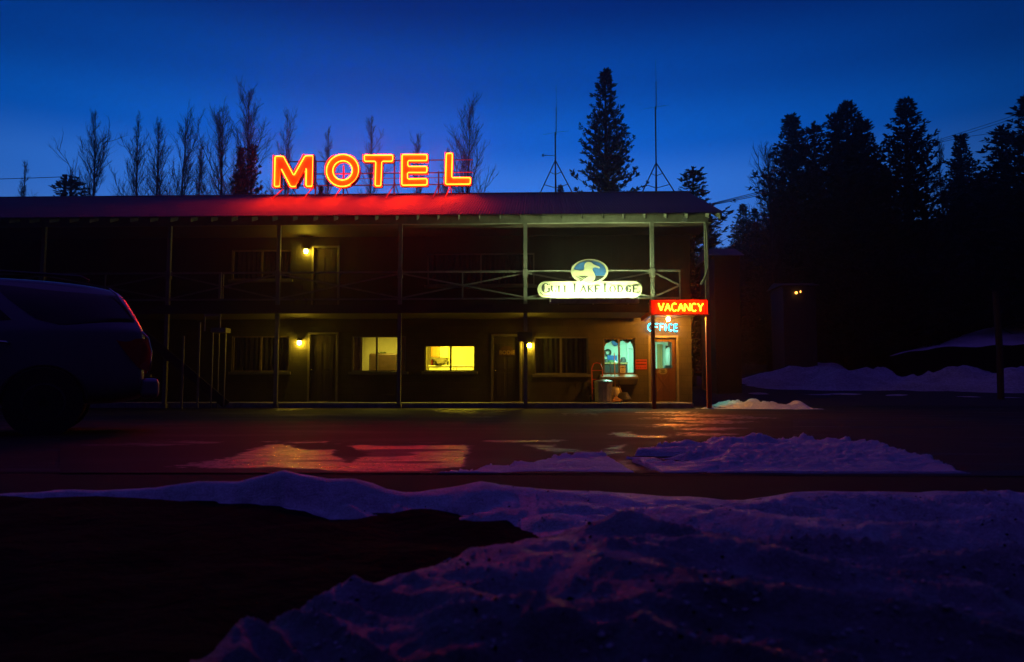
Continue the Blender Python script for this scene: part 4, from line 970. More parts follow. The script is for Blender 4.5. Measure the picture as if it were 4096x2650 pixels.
# lamp trough under the sign
xa, z_ = z6(528, 662); xb, z2_ = z6(1448, 698)
fx = empty('sign_light', (xa, LY-.3, z2_), 'long fluorescent trough light below the gull sign', 'sign light')
mb = MB(); yy = LY-.30
mb.add([(xa, yy-.10, z_+.0), (xb, yy-.10, z_+.0), (xb, yy-.10, z2_), (xa, yy-.10, z2_), (xa, yy+.12, z2_), (xb, yy+.12, z2_), (xa, yy+.14, z_+.03), (xb, yy+.14, z_+.03)], [(0,3,2,1),(3,4,5,2),(4,6,7,5)])
mb.box((xa, yy-.098, z2_-.03), (xb, yy+.12, z2_-.002))
mb.box((xa-.02, yy-.1, z2_-.03), (xa-.001, yy+.12, z_)); mb.box((xb+.001, yy-.1, z2_-.03), (xb+.02, yy+.12, z_)); mb.build('trough', M['steel'], fx)
mb = MB(); mb.tube([(xa+.03, yy+.02, z_-.008), (xb-.03, yy+.02, z_-.008)], .02, 8); mb.build('fluorescent_tube', M['fluo'], fx, smooth=True)
for x in (xa+.25, (xa+xb)/2, xb-.25):
    mb = MB(); mb.bar((x, yy+.121, z2_-.014), (x, LY+.12, z2_-.014), .04, .02); mb.build('arm', M['steel'], fx)
for i in range(7):
    x = xa + .12 + (xb-xa-.24) * i/6; mb = MB(); mb.lathe([(.008,0),(.006,-.008)], (x, yy-.1, z2_+.02), 8, 'y'); mb.build('screw', M['chrome'], fx)

# ------------------------------------------------------------------ entrance canopy with VACANCY sign
CY = -2.32
xl = P(2604, 1230, CY).x; xrr = P(2828, 1230, CY).x; zt = P(2715, 1203, CY).z; zb = P(2715, 1262, CY).z
can = empty('entrance_canopy', ((xl+xrr)/2, CY, 0), 'flat entrance canopy on two red lit posts before the office door', 'canopy')
mb = MB(); mb.box((xl-.0, CY+.17, zb+.10), (xrr+.0, PY-.115, zb+.14)); mb.build('canopy_roof', M['siding'], can)
for (px_, wd, zz) in ((2614, .105, .0), (2834, .125, .12)):
    X = P(px_, 1450, CY-.02).x; mb = MB(); mb.box((X-wd/2, CY-.08, zz-.1), (X+wd/2, CY+.05, zb-.041)); bevel(mb.build('post', M['red'], can), .008, 1)
vac = empty('vacancy_sign', ((xl+xrr)/2, CY, zb), 'glowing red neon box sign reading VACANCY over the office entrance', 'neon sign')
mb = MB(); mb.box((xl, CY+.12, zb+.001), (xrr, CY+.16, zt))                    # back panel
mb.box((xl, CY-.06, zt), (xrr, CY+.16, zt+.025)).box((xl, CY-.09, zb+.001), (xrr+.05, CY+.1195, zb+.03)).box((xl-.025, CY-.06, zb+.001), (xl-.001, CY+.16, zt+.025)).box((xrr+.001, CY-.06, zb+.031), (xrr+.025, CY+.16, zt+.025))
mb.build('sign_box', M['red'], vac)
mb = MB(); mb.box((xl-.03, CY+.17, zb+.001), (xl+.1, -.3, zt-.04)); mb.build('side_panel', M['red'], vac)
def arc2(cx, cy, rx_, ry_, a0, a1, n=10): return [(cx+cos(radians(a0+(a1-a0)*i/n))*rx_, cy+sin(radians(a0+(a1-a0)*i/n))*ry_) for i in range(n+1)]
ST = {'V': [[(0,1),(.5,0),(1,1)]], 'A': [[(0,0),(.5,1),(1,0)], [(.2,.36),(.8,.36)]], 'C': [arc2(.55,.5,.5,.5,48,312)], 'N': [[(0,0),(0,1),(1,0),(1,1)]], 'Y': [[(0,1),(.5,.5),(1,1)], [(.5,.5),(.5,0)]],
      'O': [arc2(.5,.5,.5,.5,80,440,18)], 'F': [[(0,0),(0,1),(.85,1)], [(0,.52),(.7,.52)]], 'I': [[(.5,0),(.5,1)]], 'E': [[(.9,1),(0,1),(0,0),(.9,0)], [(0,.52),(.75,.52)]]}
def neon_word(word, boxes, Y, r, m, par, sl=0):
    for ch, (x0, x1, y0, y1) in zip(word, boxes):
        mb = MB()
        for k, s in enumerate(ST[ch]):
            pts = []
            for (u, v) in s:
                p = P(x0 + (x1-x0)*u, y1 + (y0-y1)*v, Y); pts.append((p.x, Y - .012*k, p.z))
            if len(pts) < 6:                # soften the bends
                q = [pts[0]]
                for i in range(len(pts)-1):
                    a, b = Vector(pts[i]), Vector(pts[i+1]); q += [a.lerp(b, .06), a.lerp(b, .94)]
                pts = q + [pts[-1]]
                pts = [p for i, p in enumerate(pts) if i == 0 or (Vector(p)-Vector(pts[i-1])).length > 1e-4]
            mb.tube(pts, r, 6)
        o = mb.build('neon_letter', M[m], par, smooth=True); o['label'] = 'letter ' + ch
bs = [(2634+i*26.2, 2634+i*26.2+21, 1214+ (i*.2), 1244+i*.3) for i in range(7)]
neon_word('VACANCY', bs, CY+.06, .018, 'neonvac', vac)
off = empty('office_sign', (P(2652,1325,-.12).x, -.1, P(2652,1325,-.12).z), 'cyan neon sign reading OFFICE above the office door', 'neon sign')
neon_word('OFFICE', [(2592,2612,1295,1324),(2618,2634,1296,1323),(2640,2655,1296,1323),(2656,2668,1297,1324),(2673,2690,1297,1324),(2697,2711,1299,1326)], -.12, .012, 'neoncyan', off)
mb = MB(); a = P(2590, 1311, -.04); b = P(2713, 1311, -.04); mb.box((a.x, -.05, a.z-.012), (b.x, -.03, a.z+.012)); mb.box((a.x+.3,-.03,a.z-.1),(a.x+.6,-.001,a.z+.06)); mb.build('mount', M['black'], off)
p = P(2673, 1279, -.9); c = empty('canopy_lamp', (p.x, -.9, p.z), 'bare bright bulb hanging under the entrance canopy', 'lamp')
mb = MB(); mb.lathe([(.012,-.055),(.04,-.04),(.055,-.0),(.045,.035),(.022,.07)], (p.x, -.9, p.z), 14); mb.build('bulb', M['bulb'], c, smooth=True)
mb = MB(); mb.lathe([(.03,.071),(.035,.12),(.05,max(.13, RIMB-.003-p.z))], (p.x, -.9, p.z), 12); mb.build('socket', M['black'], c)

# small notices
def zrect(x0, y0, x1, y1, Y): r = rect(x0, y0, x1, y1, Y); return r
r = zrect(2542, 1439, 2587, 1478, -.01); nb = MB(); nb.box((r[0], -.02, r[2]), (r[1], -.002, r[3])); nb = nb.build('notice_board', M['red'])
tag(nb, 'small red notice board on the wall left of the office door', 'notice')
mb = MB(); rnd = random.Random(2)
for k, (h, n_) in enumerate(((.82, 9), (.5, 9), (.18, 5))):
    zc_ = r[2] + (r[3]-r[2])*h; x = r[0] + .03
    while x < r[1]-.04:
        w_ = rnd.uniform(.012, .03); mb.box((x, -.024, zc_-.022), (x+w_, -.0201, zc_+.022)); x += w_ + (.01 if k < 2 else .05)
mb.build('notice_lettering', M['signdark'], nb)
r = zrect(2481, 1463, 2502, 1496, .07); mb = MB(); mb.box((r[0], .066, r[2]), (r[1], .072, r[3])); hb = mb.build('window_card', M['white']); tag(hb, 'white card reading HBO in the corner of the office window', 'sign')
text_mesh('HBO', .075, .001, ((r[0]+r[1])/2, .064, r[3]-.07), 'card_lettering', M['signdark'], hb, .002)
mb = MB(); mb.box((r[0]+.02, .0645, r[2]+.11), (r[1]-.02, .0655, r[2]+.125)); mb.box((r[0]+.03, .0645, r[2]+.06), (r[1]-.03, .0655, r[2]+.075)); mb.build('card_lines', M['signdark'], hb)
q = P(2651, 1486, .05); mb = MB(); mb.lathe([(1,0),(1,-.012)], (0,0,0), 28, 'y'); mb.v = [(v[0]*.145+q.x, v[1]+.058, v[2]*.10+q.z) for v in mb.v]
ov = mb.build('door_plaque', M['jamb']); tag(ov, 'oval plaque fixed to the office door below its glass', 'plaque')
mb = MB(); 
for i in range(3): mb.box((q.x-.07+.015*(i%2), .043, q.z+.035-.035*i-.008), (q.x+.07-.015*(i%2), .0455, q.z+.035-.035*i+.008))
mb.build('plaque_lettering', M['signdark'], ov)
# BODIE plaque on the second door
x0 = P(1996,1410,.04).x; x1 = P(2060,1410,.04).x; z0 = P(2028,1423,.04).z; z1 = P(2028,1385,.04).z; zm_ = z0 + (z1-z0)*.62
poly = [(x0,z0),(x1,z0),(x1,zm_)] + [((x0+x1)/2 + cos(t)*(x1-x0)/2*.78, zm_ + sin(t)*(z1-zm_)) for t in [radians(a) for a in range(10, 171, 16)]] + [(x0,zm_)]
mb = MB(); mb.prism(poly, .036, .051); bo = mb.build('door_plaque', M['officedoor']); tag(bo, 'dark arched plaque reading BODIE on the ground floor door', 'plaque')
text_mesh('BODIE', .17, .002, ((x0+x1)/2, .033, z0+.09), 'plaque_lettering', M['signgold'], bo, .004, 1.05)

# ------------------------------------------------------------------ things on the walkway
def at(px_, py_, Y): return P(px_, py_, Y)
p = at(2414, 1600, -.75); c = empty('trash_can', (p.x, -.75, FLZ), 'ribbed galvanised trash can below the office window', 'trash can')
mb = MB(); N = 48; pr = [(0,.235),(.03,.25),(.55,.27),(.60,.285),(.63,.28)]
for (h, r_) in pr:
    for k in range(N):
        t = 2*pi*k/N; rr_ = r_ + (.012 if (k//2) % 2 and .02 < h < .58 else 0); mb.v.append((p.x+cos(t)*rr_, -.75+sin(t)*rr_, FLZ+h))
for i in range(len(pr)-1):
    for k in range(N): mb.f.append((i*N+k, i*N+(k+1)%N, (i+1)*N+(k+1)%N, (i+1)*N+k))
mb.f.append(tuple(range(N))[::-1]); mb.build('can_body', M['metal'], c)
mb = MB(); mb.lathe([(.30,.625),(.30,.65),(.2,.69),(.03,.71),(.03,.73)], (p.x, -.75, FLZ), 32); mb.build('lid', M['metal'], c)
# hand truck behind the can
q = at(2390, 1600, -.3); c = empty('hand_truck', (q.x, -.3, FLZ), 'dark hand truck leaning behind the trash can', 'hand truck')
mb = MB()
for dx in (-.17, .17): mb.tube([(q.x+dx, -.42, FLZ+.1), (q.x+dx, -.2, FLZ+1.05), (q.x+dx*.6, -.13, FLZ+1.22), (q.x, -.12, FLZ+1.25)], .018, 8)
for h in (.35, .65, .95): mb.tube([(q.x-.17, -.42+.23*h, FLZ+.1+h*.95), (q.x+.17, -.42+.23*h, FLZ+.1+h*.95)], .014, 6)
mb.build('frame', M['red'], c)
for dx in (-.22, .22):
    mb = MB(); mb.lathe([(.05,-.03),(.11,-.03),(.12,0),(.11,.03),(.05,.03)], (q.x+dx, -.36, FLZ+.12), 18, 'x'); mb.build('wheel', M['rubber'], c)
mb = MB(); mb.box((q.x-.2, -.62, FLZ+.002), (q.x+.2, -.42, FLZ+.02)); mb.build('toe_plate', M['metal'], c)
def tool(name, top, bot, label, head, hm='handle', r=.013):
    a = P(top[0], top[1], top[2]); b = P(bot[0], bot[1], bot[2]); b.z = max(b.z, FLZ + .02)
    c = empty(name, (b.x, b.y, FLZ), label, name.replace('_', ' '))
    d = (a-b).normalized()
    mb = MB(); mb.tube([b + d*.3, a], r, 8); mb.build('handle', M[hm], c, smooth=True)
    h = MB(); head(h, b, d); return c, h
def broom_head(h, b, d):
    s = d.cross(Vector((0,1,0))).normalized(); rnd = random.Random(int(b.x*100))
    for i in range(150):
        u = rnd.uniform(-1, 1); w_ = rnd.uniform(-.04, .04)
        h.tube([b + d*.34 + s*(u*.035) + Vector((0, w_*.5, 0)), b + d*.2 + s*(u*.1)+ Vector((0, w_, 0)), b + s*(u*.17) + Vector((0, w_, rnd.uniform(0, .03)))], .005, 3)
def shovel_head(h, b, d):
    s = d.cross(Vector((0,1,0))).normalized(); n_ = s.cross(d)
    w_ = .2; pts = []
    for j in range(5):
        for i in range(7):
            u = (i/6*2-1); v = j/4; pts.append(b + d*(v*.42) + s*(u*w_*(1-.12*v)) + n_*(.06*(1-u*u) * (-1) + .05*v*v))
    fs = [(j*7+i, j*7+i+1, (j+1)*7+i+1, (j+1)*7+i) for j in range(4) for i in range(6)]
    n0 = len(pts); pts2 = [p + n_*.008 for p in pts]
    h.add(pts + pts2, fs + [tuple(n0+k for k in f[::-1]) for f in fs] + [(i, i+n0, i+1+n0, i+1) for i in range(6)] + [(28+i, 28+i+1, 28+i+1+n0, 28+i+n0) for i in range(6)] + [(j*7, (j+1)*7, (j+1)*7+n0, j*7+n0) for j in range(4)] + [(j*7+6, j*7+6+n0, (j+1)*7+6+n0, (j+1)*7+6) for j in range(4)])
c, h = tool('broom', (2450, 1555, -.1), (2470, 1619, -.95), 'straw broom standing bristles down beside the trash can', broom_head); h.build('bristles', M['straw'], c)
c, h = tool('snow_shovel', (2467, 1520, -.05), (2503, 1617, -.8), 'wide black snow shovel with a wooden handle leaning under the office window', shovel_head); h.build('blade', M['black'], c, smooth=True)
c, h = tool('snow_shovel', (2457, 1412, -.06), (2462, 1600, -.5), 'tall handled shovel, the highest of the tools by the office window', shovel_head); h.build('blade', M['steel'], c, smooth=True)
c, h = tool('broom', (2440, 1450, -.08), (2452, 1604, -.5), 'dark handled broom behind the trash can lid', broom_head, 'dark'); h.build('bristles', M['straw'], c)
c, h = tool('garden_rake', (2478, 1455, -.08), (2474, 1600, -.45), 'rake with a dark handle standing right of the tallest shovel',
            lambda h, b, d: ([h.tube([b + d*.02 + Vector((u*.03, 0, 0)), b + Vector((u*.035, -.09, -.0))], .005, 5) for u in range(-5, 6)], h.tube([b+d*.02+Vector((-.18,0,0)), b+d*.02+Vector((.18,0,0))], .009, 6), h.tube([b+d*.02, b+d*.32], .01, 6)), 'dark'); h.build('rake_head', M['steel'], c)

# balcony chair
p = P(1195, 1060, -.7); c = empty('balcony_chair', (p.x, -.7, FL2), 'dark wooden chair on the balcony below the upper lamp', 'chair')
x0, x1 = p.x-.2, p.x+.22; zt = FL2 + .95
mb = MB(); mb.box((x0, -.9, FL2+.42), (x1, -.5, FL2+.46)); mb.build('seat', M['dark'], c)
mb = MB(); mb.box((x0+.02, -.92, FL2+.62), (x1-.02, -.89, zt-.12)).box((x0+.1, -.925, zt-.119), (x1-.1, -.89, zt)); mb.build('backrest', M['dark'], c)
for x in (x0+.02, x1-.02):
    for y in (-.885, -.52): 
        mb = MB(); mb.box((x-.02, y-.02, FL2+.001), (x+.02, y+.02, FL2+(.62 if y < -.8 else .419))); mb.build('leg', M['dark'], c)

# exterior stair with newel posts, at the left behind the parked car
stair = empty('staircase', (P(850,1580,PY-.6).x, PY-.6, 0), 'outside staircase with pale newel posts and capped rail at the left of the porch', 'staircase')
YS = PY - .35
def vpost(x, y0, y1, w=.05, Y=YS, m='frame', name='newel_post'):
    a = P(x, y0, Y); b = P(x, y1, Y); mb = MB(); mb.box((a.x-w/2, Y-w/2, max(0, b.z)), (a.x+w/2, Y+w/2, a.z)); mb.build(name, M[m], stair)
vpost(735, 1345, 1640); vpost(800, 1290, 1640, .05, YS, 'trim'); vpost(852, 1330, 1640, .035); vpost(903, 1330, 1640, .035); vpost(877, 1330, 1640, .03, YS+.2)
vpost(882, 1090, 1195, .07, PY-.13); vpost(881, 1258, 1312, .04)
a = P(849, 1313, YS); b = P(909, 1331, YS); mb = MB(); mb.box((a.x, YS-.12, b.z), (b.x, YS+.25, a.z)); mb.build('cap', M['frame'], stair)
a = P(818, 1258, YS); b = P(884, 1266, YS); mb = MB(); mb.box((a.x, YS-.03, b.z), (b.x, YS+.03, a.z)); mb.box((a.x, YS-.02, a.z-.5), (a.x+.03, YS+.02, b.z-.001)); mb.build('rail', M['trim'], stair)
mb = MB(); xs0 = P(905, 1600, YS).x
for i in range(14):
    x = xs0 - .05 - i*.22; z = .18*(i+1)
    if z > 2.75: break
    mb.box((x-.26, YS+.05, z-.04), (x, PY-.12, z))
mb.build('treads', M['siding'], stair)
mb = MB(); mb.bar((xs0, YS+.04, .1), (xs0-.22*14, YS+.04, .1+.18*14), .04, .25); mb.build('stringer', M['siding'], stair)

# ------------------------------------------------------------------ roof antennas
def antenna(cx_px, apex_y, joint_y, mid_y, tip_y, whip_y, label, arm=None, lean=0):
    Y = RY; X = P(cx_px, 765, Y).x
    zf = lambda y: P(cx_px, y, Y).z
    c = empty('roof_antenna', (X, Y, RZ), label, 'antenna')
    mb = MB(); mb.tube([(X, Y, RZ-.02), (X+.0, Y, zf(joint_y))], .028, 8); mb.tube([(X+.03, Y, zf(joint_y)-.1), (X+.04, Y, zf(tip_y))], .018, 8); mb.build('mast', M['steel'], c)
    mb = MB(); mb.tube([(X+.04, Y, zf(tip_y)), (X+.04, Y, zf(whip_y))], .006, 5); mb.build('whip', M['steel'], c)
    mb = MB(); mb.tube([(X+.03, Y, zf(joint_y)), (X-.45, Y-.1, zf(joint_y)-.12)], .005, 5); mb.tube([(X+.03, Y, zf(joint_y)), (X+.5, Y+.1, zf(joint_y)+.08)], .005, 5); mb.tube([(X+.03, Y, zf(joint_y)), (X+.3, Y-.4, zf(joint_y)-.1)], .005, 5); mb.build('ground_plane_rods', M['steel'], c)
    za = zf(apex_y)
    for (dx, dy) in ((-.58, -.35), (.62, -.3), (.05, .6)):
        mb = MB(); e = (X+dx, Y+dy, roof_z(Y+dy)-.01); mb.tube([(X, Y, za), e], .022, 6); mb.build('leg', M['steel'], c)
    for t in (.35, .72):
        mb = MB(); w_ = [Vector((X, Y, za)).lerp(Vector((X+dx, Y+dy, roof_z(Y+dy))), t) for dx, dy in ((-.58,-.35),(.05,.6),(.62,-.3))]
        mb.tube([w_[0], (X, Y, w_[0].z-.06), w_[2]], .014, 6); mb.tube([(X, Y, w_[0].z-.06), w_[1]], .014, 6); mb.build('brace', M['steel'], c)
    if arm:
        z = zf(623); mb = MB(); mb.tube([(X, Y, z), (X-.42, Y, z+.01)], .010, 6); mb.build('arm', M['steel'], c)
        mb = MB()
        for k in range(3):
            t = 2*pi*k/3; mb.tube([(X-.42, Y, z+.01), (X-.42+.07*cos(t), Y+.07*sin(t), z+.01)], .006, 5)
            mb.lathe([(.006,-.025),(.028,0),(.02,.02),(.005,.03)], (X-.42+.08*cos(t), Y+.08*sin(t), z+.01), 8)
        mb.tube([(X-.42, Y, z-.05), (X-.42, Y, z+.08)], .012, 6); mb.build('anemometer', M['steel'], c)
antenna(2222, 642, 530, 0, 430, 340, 'tripod roof antenna with a small wind gauge, left of the tall pine', arm=True)
antenna(2626, 652, 428, 0, 325, 240, 'taller tripod roof antenna right of the tall pine')

# ------------------------------------------------------------------ trees
def needle_tree(H, R, seed, top=.0, dens=1.0, ragged=.35, low=.06, upturn=.5):
    rnd = random.Random(seed); tr = MB(); cr = MB()
    lean = (rnd.uniform(-.02, .02), rnd.uniform(-.02, .02))
    tr.tube([(lean[0]*H*t, lean[1]*H*t, H*t) for t in (0, .25, .5, .75, .98)], H*.017, 7, r2=.02)
    z = H * low; 
    while z < H * .985:
        t = z / H; rr = R * min((1 - t) ** .66, 1.6 * (1 - t)) * (.55 + .45 * min(1, t * 5)) + .05
        nb = max(3, int((6 if rr > .8 else 5) * dens)); a0 = rnd.uniform(0, 6.3)
        sec = .75 + .25 * noise.noise(Vector((z * .9, seed, 0))) * 2
        for k in range(nb):
            a = a0 + 2*pi*k/nb + rnd.uniform(-.3, .3)
            L = rr * rnd.uniform(1 - ragged, 1.12) * sec * (1 + .35 * noise.noise(Vector((cos(a)*1.2, sin(a)*1.2 + seed, z * .5))))
            dirx, diry = cos(a), sin(a); droop = rnd.uniform(-.25, .1) if t < .6 else rnd.uniform(.1, .5)
            base = Vector((lean[0]*z, lean[1]*z, z))
            def pt(s): return base + Vector((dirx*L*s, diry*L*s, L*(droop*s + upturn*s*s)))
            if L > .5: tr.tube([pt(0), pt(.5), pt(.95)], .018 + .012*L, 3, r2=.008, cap=False)
            m = max(3, int(L / .15 * dens))
            for q in range(m):
                s = (q + rnd.uniform(.2, 1)) / m
                if s < .18 and rnd.random() < .4: continue
                p = pt(s); sz = rnd.uniform(.16, .30) * (1.1 - .25*s)
                side = Vector((-diry, dirx, 0)) * rnd.uniform(-1, 1) * (.34 * L * (1.05 - s) if L > .6 else .06)
                p = p + side
                # a tuft: needle blades fanning up and out round a short shoot
                ax = Vector((dirx*.5 + rnd.uniform(-.3,.3), diry*.5 + rnd.uniform(-.3,.3), .8)).normalized()
                for b in range(7):
                    d = (ax + Vector((rnd.gauss(0,.55), rnd.gauss(0,.55), rnd.gauss(0,.45)))).normalized()
                    sd = d.cross(Vector((rnd.uniform(-1,1), rnd.uniform(-1,1), rnd.uniform(-1,1)))).normalized() * (sz * .20)
                    o = p + ax * rnd.uniform(0, sz*.9)
                    n0 = len(cr.v); e = o + d*sz
                    cr.v += [tuple(o - sd*.5), tuple(o + d*sz*.5 - sd), tuple(e), tuple(o + d*sz*.5 + sd)]
                    cr.f.append((n0, n0+1, n0+2, n0+3))
        z += rnd.uniform(.22, .32) / dens
    for k in range(40):                    # leader
        zz = H * rnd.uniform(.955, 1.0); d = Vector((rnd.gauss(0,.35), rnd.gauss(0,.35), 1)).normalized(); p = Vector((lean[0]*zz, lean[1]*zz, zz)); sd = d.cross(Vector((1, .3, 0))).normalized()*.035
        n0 = len(cr.v); cr.v += [tuple(p), tuple(p+d*.12-sd), tuple(p+d*.24), tuple(p+d*.12+sd)]; cr.f.append((n0,n0+1,n0+2,n0+3))
    return tr, cr
VAR = {}
def mesh_of(mb, name, m):
    me = bpy.data.meshes.new(name); me.from_pydata(mb.v, [], mb.f); me.update(); me.materials.append(m); return me
def conifer(px_, top_y, Z, wpx, variant, label, rot=0, group='conifers'):
    """conifer whose tip shows at (px_, top_y), wpx wide at its widest in the photograph, Z metres away"""
    tip = D(px_, top_y, Z); zg = T(tip.x, tip.y) - .2; H = tip.z - zg; ht = (HOR + 60 - top_y)
    R = wpx * (.9 if px_ > 2300 else .78) / F * Z / 2 / min(1, (330 / ht)) ** .66
    if variant not in VAR:
        seed, dens, rag, up = {'a': (11, 1.0, .35, .55), 'b': (23, 1.15, .25, .5), 'c': (37, .9, .45, .7), 'd': (41, 1.1, .3, .45), 'e': (57, .85, .5, .6)}[variant]
        tr, cr = needle_tree(18, 3.2, seed, dens=dens, ragged=rag, upturn=up)
        VAR[variant] = (mesh_of(tr, 'trunk', M['bark']), mesh_of(cr, 'crown', M['needle']))
    r = empty('conifer_tree', (tip.x, tip.y, zg), label, 'conifer', group)
    r.scale = (R/3.2, R/3.2, H/18); r.rotation_euler.z = rot
    for nm, me in zip(('trunk', 'crown'), VAR[variant]):
        o = bpy.data.objects.new(nm, me); C.objects.link(o); o.parent = r
    return r
conifer(2425, 282, 46, 270, 'a', 'tall lone pine rising between the two roof antennas', .3, None)
conifer(2735, 678, 40, 430, 'c', 'short ragged pine behind the right end of the roof', 1)
conifer(2235, 742, 46, 170, 'd', 'tiny pine tip behind the left antenna mast', 2)
conifer(2835, 860, 52, 170, 'b', 'low pine just clear of the eave corner of the motel', .5)
conifer(2962, 820, 62, 210, 'd', 'left of two small spruces in the gap right of the motel', 1.2)
conifer(3018, 835, 64, 190, 'a', 'right of two small spruces in the gap, beside the bare tree', 2.2)
conifer(3156, 452, 52, 330, 'b', 'tall spiky conifer at the left of the big dark group', .2)
conifer(3232, 490, 55, 330, 'c', 'slightly shorter conifer second from the left in the big group', 1.6)
conifer(3322, 465, 54, 320, 'e', 'ragged conifer tucked against the broad middle tree', 2.0)
conifer(3382, 412, 50, 380, 'a', 'broad round shouldered conifer in the middle of the big group', 2.9)
conifer(3440, 492, 53, 330, 'b', 'conifer forming the right shoulder of the big group', 3.6)
conifer(3512, 690, 58, 260, 'd', 'low conifer filling the dip between the big group and the cone shaped tree', .8)
conifer(3598, 400, 50, 340, 'd', 'cone shaped conifer standing just right of the big group', 1.5)
conifer(3868, 536, 58, 230, 'b', 'slim pointed conifer near the right edge', 2.4)
conifer(3806, 655, 60, 230, 'c', 'short conifer beside the slim bare tree at right', .4)
conifer(3925, 690, 56, 300, 'a', 'low dark conifer between the slim pointed one and the edge trees', 3.1)
conifer(4010, 520, 52, 380, 'e', 'wide conifer leaning against the tallest tree at the right edge', 1.1)
conifer(4130, 380, 48, 480, 'a', 'tallest dark conifer cut by the right edge', .9)
conifer(245, 712, 50, 560, 'c', 'small bushy pine above the left part of the roof', 1.3)
conifer(950, 582, 44, 170, 'b', 'dark spruce against the bare trees left of the neon sign', .3)
conifer(1012, 590, 46, 260, 'e', 'wider spruce just left of the neon letter M', 2.0)
conifer(1285, 745, 46, 140, 'd', 'tiny dark shrub like pine under the neon letter O', .7)
rnd = random.Random(77)
# wooded slope on the right: more conifers lower down, filling the dark mass
slope = []
for i in range(46):
    x_ = 2900 + (i * 137.5) % 1400 ; Zt = 50 + (i * 7.3) % 34
    ty = interp([(2880,985),(3050,960),(3120,760),(3500,850),(3650,930),(3800,860),(3950,760),(4300,620)], x_) + rnd.uniform(-10, 70)
    slope.append((x_, ty, Zt))
slope.sort()
for i, (x_, ty, Zt) in enumerate(slope):
    conifer(x_, ty, Zt, rnd.uniform(230, 330), 'abcde'[i % 5], 'one of the dark conifers massed on the slope at right', rnd.uniform(0, 6), 'conifers massed on the slope')

def bare_tree(H, R, seed, thin=1.0):
    rnd = random.Random(seed); mb = MB()
    def branch(p, d, L, r, lvl):
        n_ = 4 if lvl < 2 else 3; pts = [p]; q = p.copy(); dd = d.copy()
        for i in range(n_):
            dd = (dd + Vector((rnd.gauss(0,.16), rnd.gauss(0,.16), .20 if lvl else 0))).normalized(); q = q + dd * (L/n_); pts.append(q.copy())
        mb.tube(pts, r, 5 if lvl == 0 else 3, r2=max(.0035, r*.25), cap=False)
        if lvl >= 3: return
        k = (0, 10, 6)[lvl] if lvl else 0
        for j in range(k):
            t = .12 + .86 * (j + rnd.random()) / k; i = min(n_-1, int(t*n_)); b = pts[i].lerp(pts[i+1], t*n_-i)
            ax = (pts[i+1]-pts[i]).normalized(); s = ax.cross(Vector((rnd.uniform(-1,1), rnd.uniform(-1,1), rnd.uniform(-.4,.4)))).normalized()
            nd = (ax * .85 + s * rnd.uniform(.45, .8)).normalized()
            branch(b, nd, L * rnd.uniform(.28, .48) * (1.1 - .4*t), max(.005, r * .45), lvl + 1)
    # trunk
    pts = [Vector((0, 0, 0))]; x = y = 0
    for i in range(8): x += rnd.gauss(0, .05); y += rnd.gauss(0, .05); pts.append(Vector((x, y, H*(i+1)/8)))
    trk = MB(); trk.tube(pts, H*.0105*thin, 7, r2=.012, cap=False)
    z = H * .16
    while z < H * .98:
        t = z/H; i = min(7, int(t*8)); b = pts[i].lerp(pts[i+1], t*8-i); prof = sin(min(1, (1-t)*1.5 + .08) * pi * .5)
        a = rnd.uniform(0, 6.3); el = .74 + .42*t + rnd.gauss(0, .11); el = max(.58, min(1.3, el))
        L = R * prof / max(.25, cos(el)) * rnd.uniform(.45, 1.0); L = min(L, H*.32)
        branch(b, Vector((cos(a)*cos(el), sin(a)*cos(el), sin(el))), L, .011 + .008*L, 1)
        z += rnd.uniform(.10, .24)
    return trk, mb
def poplar(tx, top_y, Z, wpx, seed, label, thin=1.0, trunk_x=None):
    tip = D(tx, top_y, Z); zg = T(tip.x, tip.y) - .2; H = tip.z - zg; R = wpx/F*Z/2 * 1.35
    r = empty('bare_tree', (tip.x, tip.y, zg), label, 'bare tree', 'bare trees')
    trk, br = bare_tree(H, R, seed, thin)
    trk.build('trunk', M['bark'], r, local=True); br.build('crown', M['bark'], r, local=True)
poplar(105, 648, 56, 90, 1, 'small bare tree at the far left above the wire')
poplar(275, 668, 58, 90, 3, 'faint low bare tree just right of the bushy pine')
poplar(392, 462, 52, 185, 5, 'tall bare poplar standing alone left of the close trio')
poplar(552, 484, 53, 170, 7, 'bare poplar, first of the close trio')
poplar(632, 490, 54, 160, 9, 'bare poplar, middle one of the close trio')
poplar(742, 482, 53, 190, 11, 'bare poplar, last of the close trio, with a wide top')
poplar(805, 575, 55, 130, 13, 'short bare tree between the trio and the twin poplars')
poplar(888, 432, 51, 190, 15, 'bare poplar directly behind the dark spruce')
poplar(1003, 372, 50, 220, 17, 'tallest bare poplar, above the wider spruce')
poplar(1160, 458, 54, 140, 19, 'thin bare tree behind the neon letter M', .7)
poplar(1312, 508, 54, 130, 21, 'thin bare tree behind the neon letter O', .7)
poplar(1482, 464, 54, 130, 23, 'thin bare tree behind the neon letter T', .7)
poplar(1665, 530, 56, 110, 25, 'faint thin bare tree behind the neon letter E', .6)
poplar(1866, 446, 50, 230, 27, 'wide bare tree right of the neon letter L')
poplar(1795, 600, 54, 110, 29, 'small bare tree behind the neon letter L', .7)
poplar(3078, 592, 48, 190, 31, 'bare tree in front of the two small spruces right of the motel')
poplar(3763, 575, 56, 130, 33, 'slim bare tree between the cone shaped conifer and the right edge', .7)

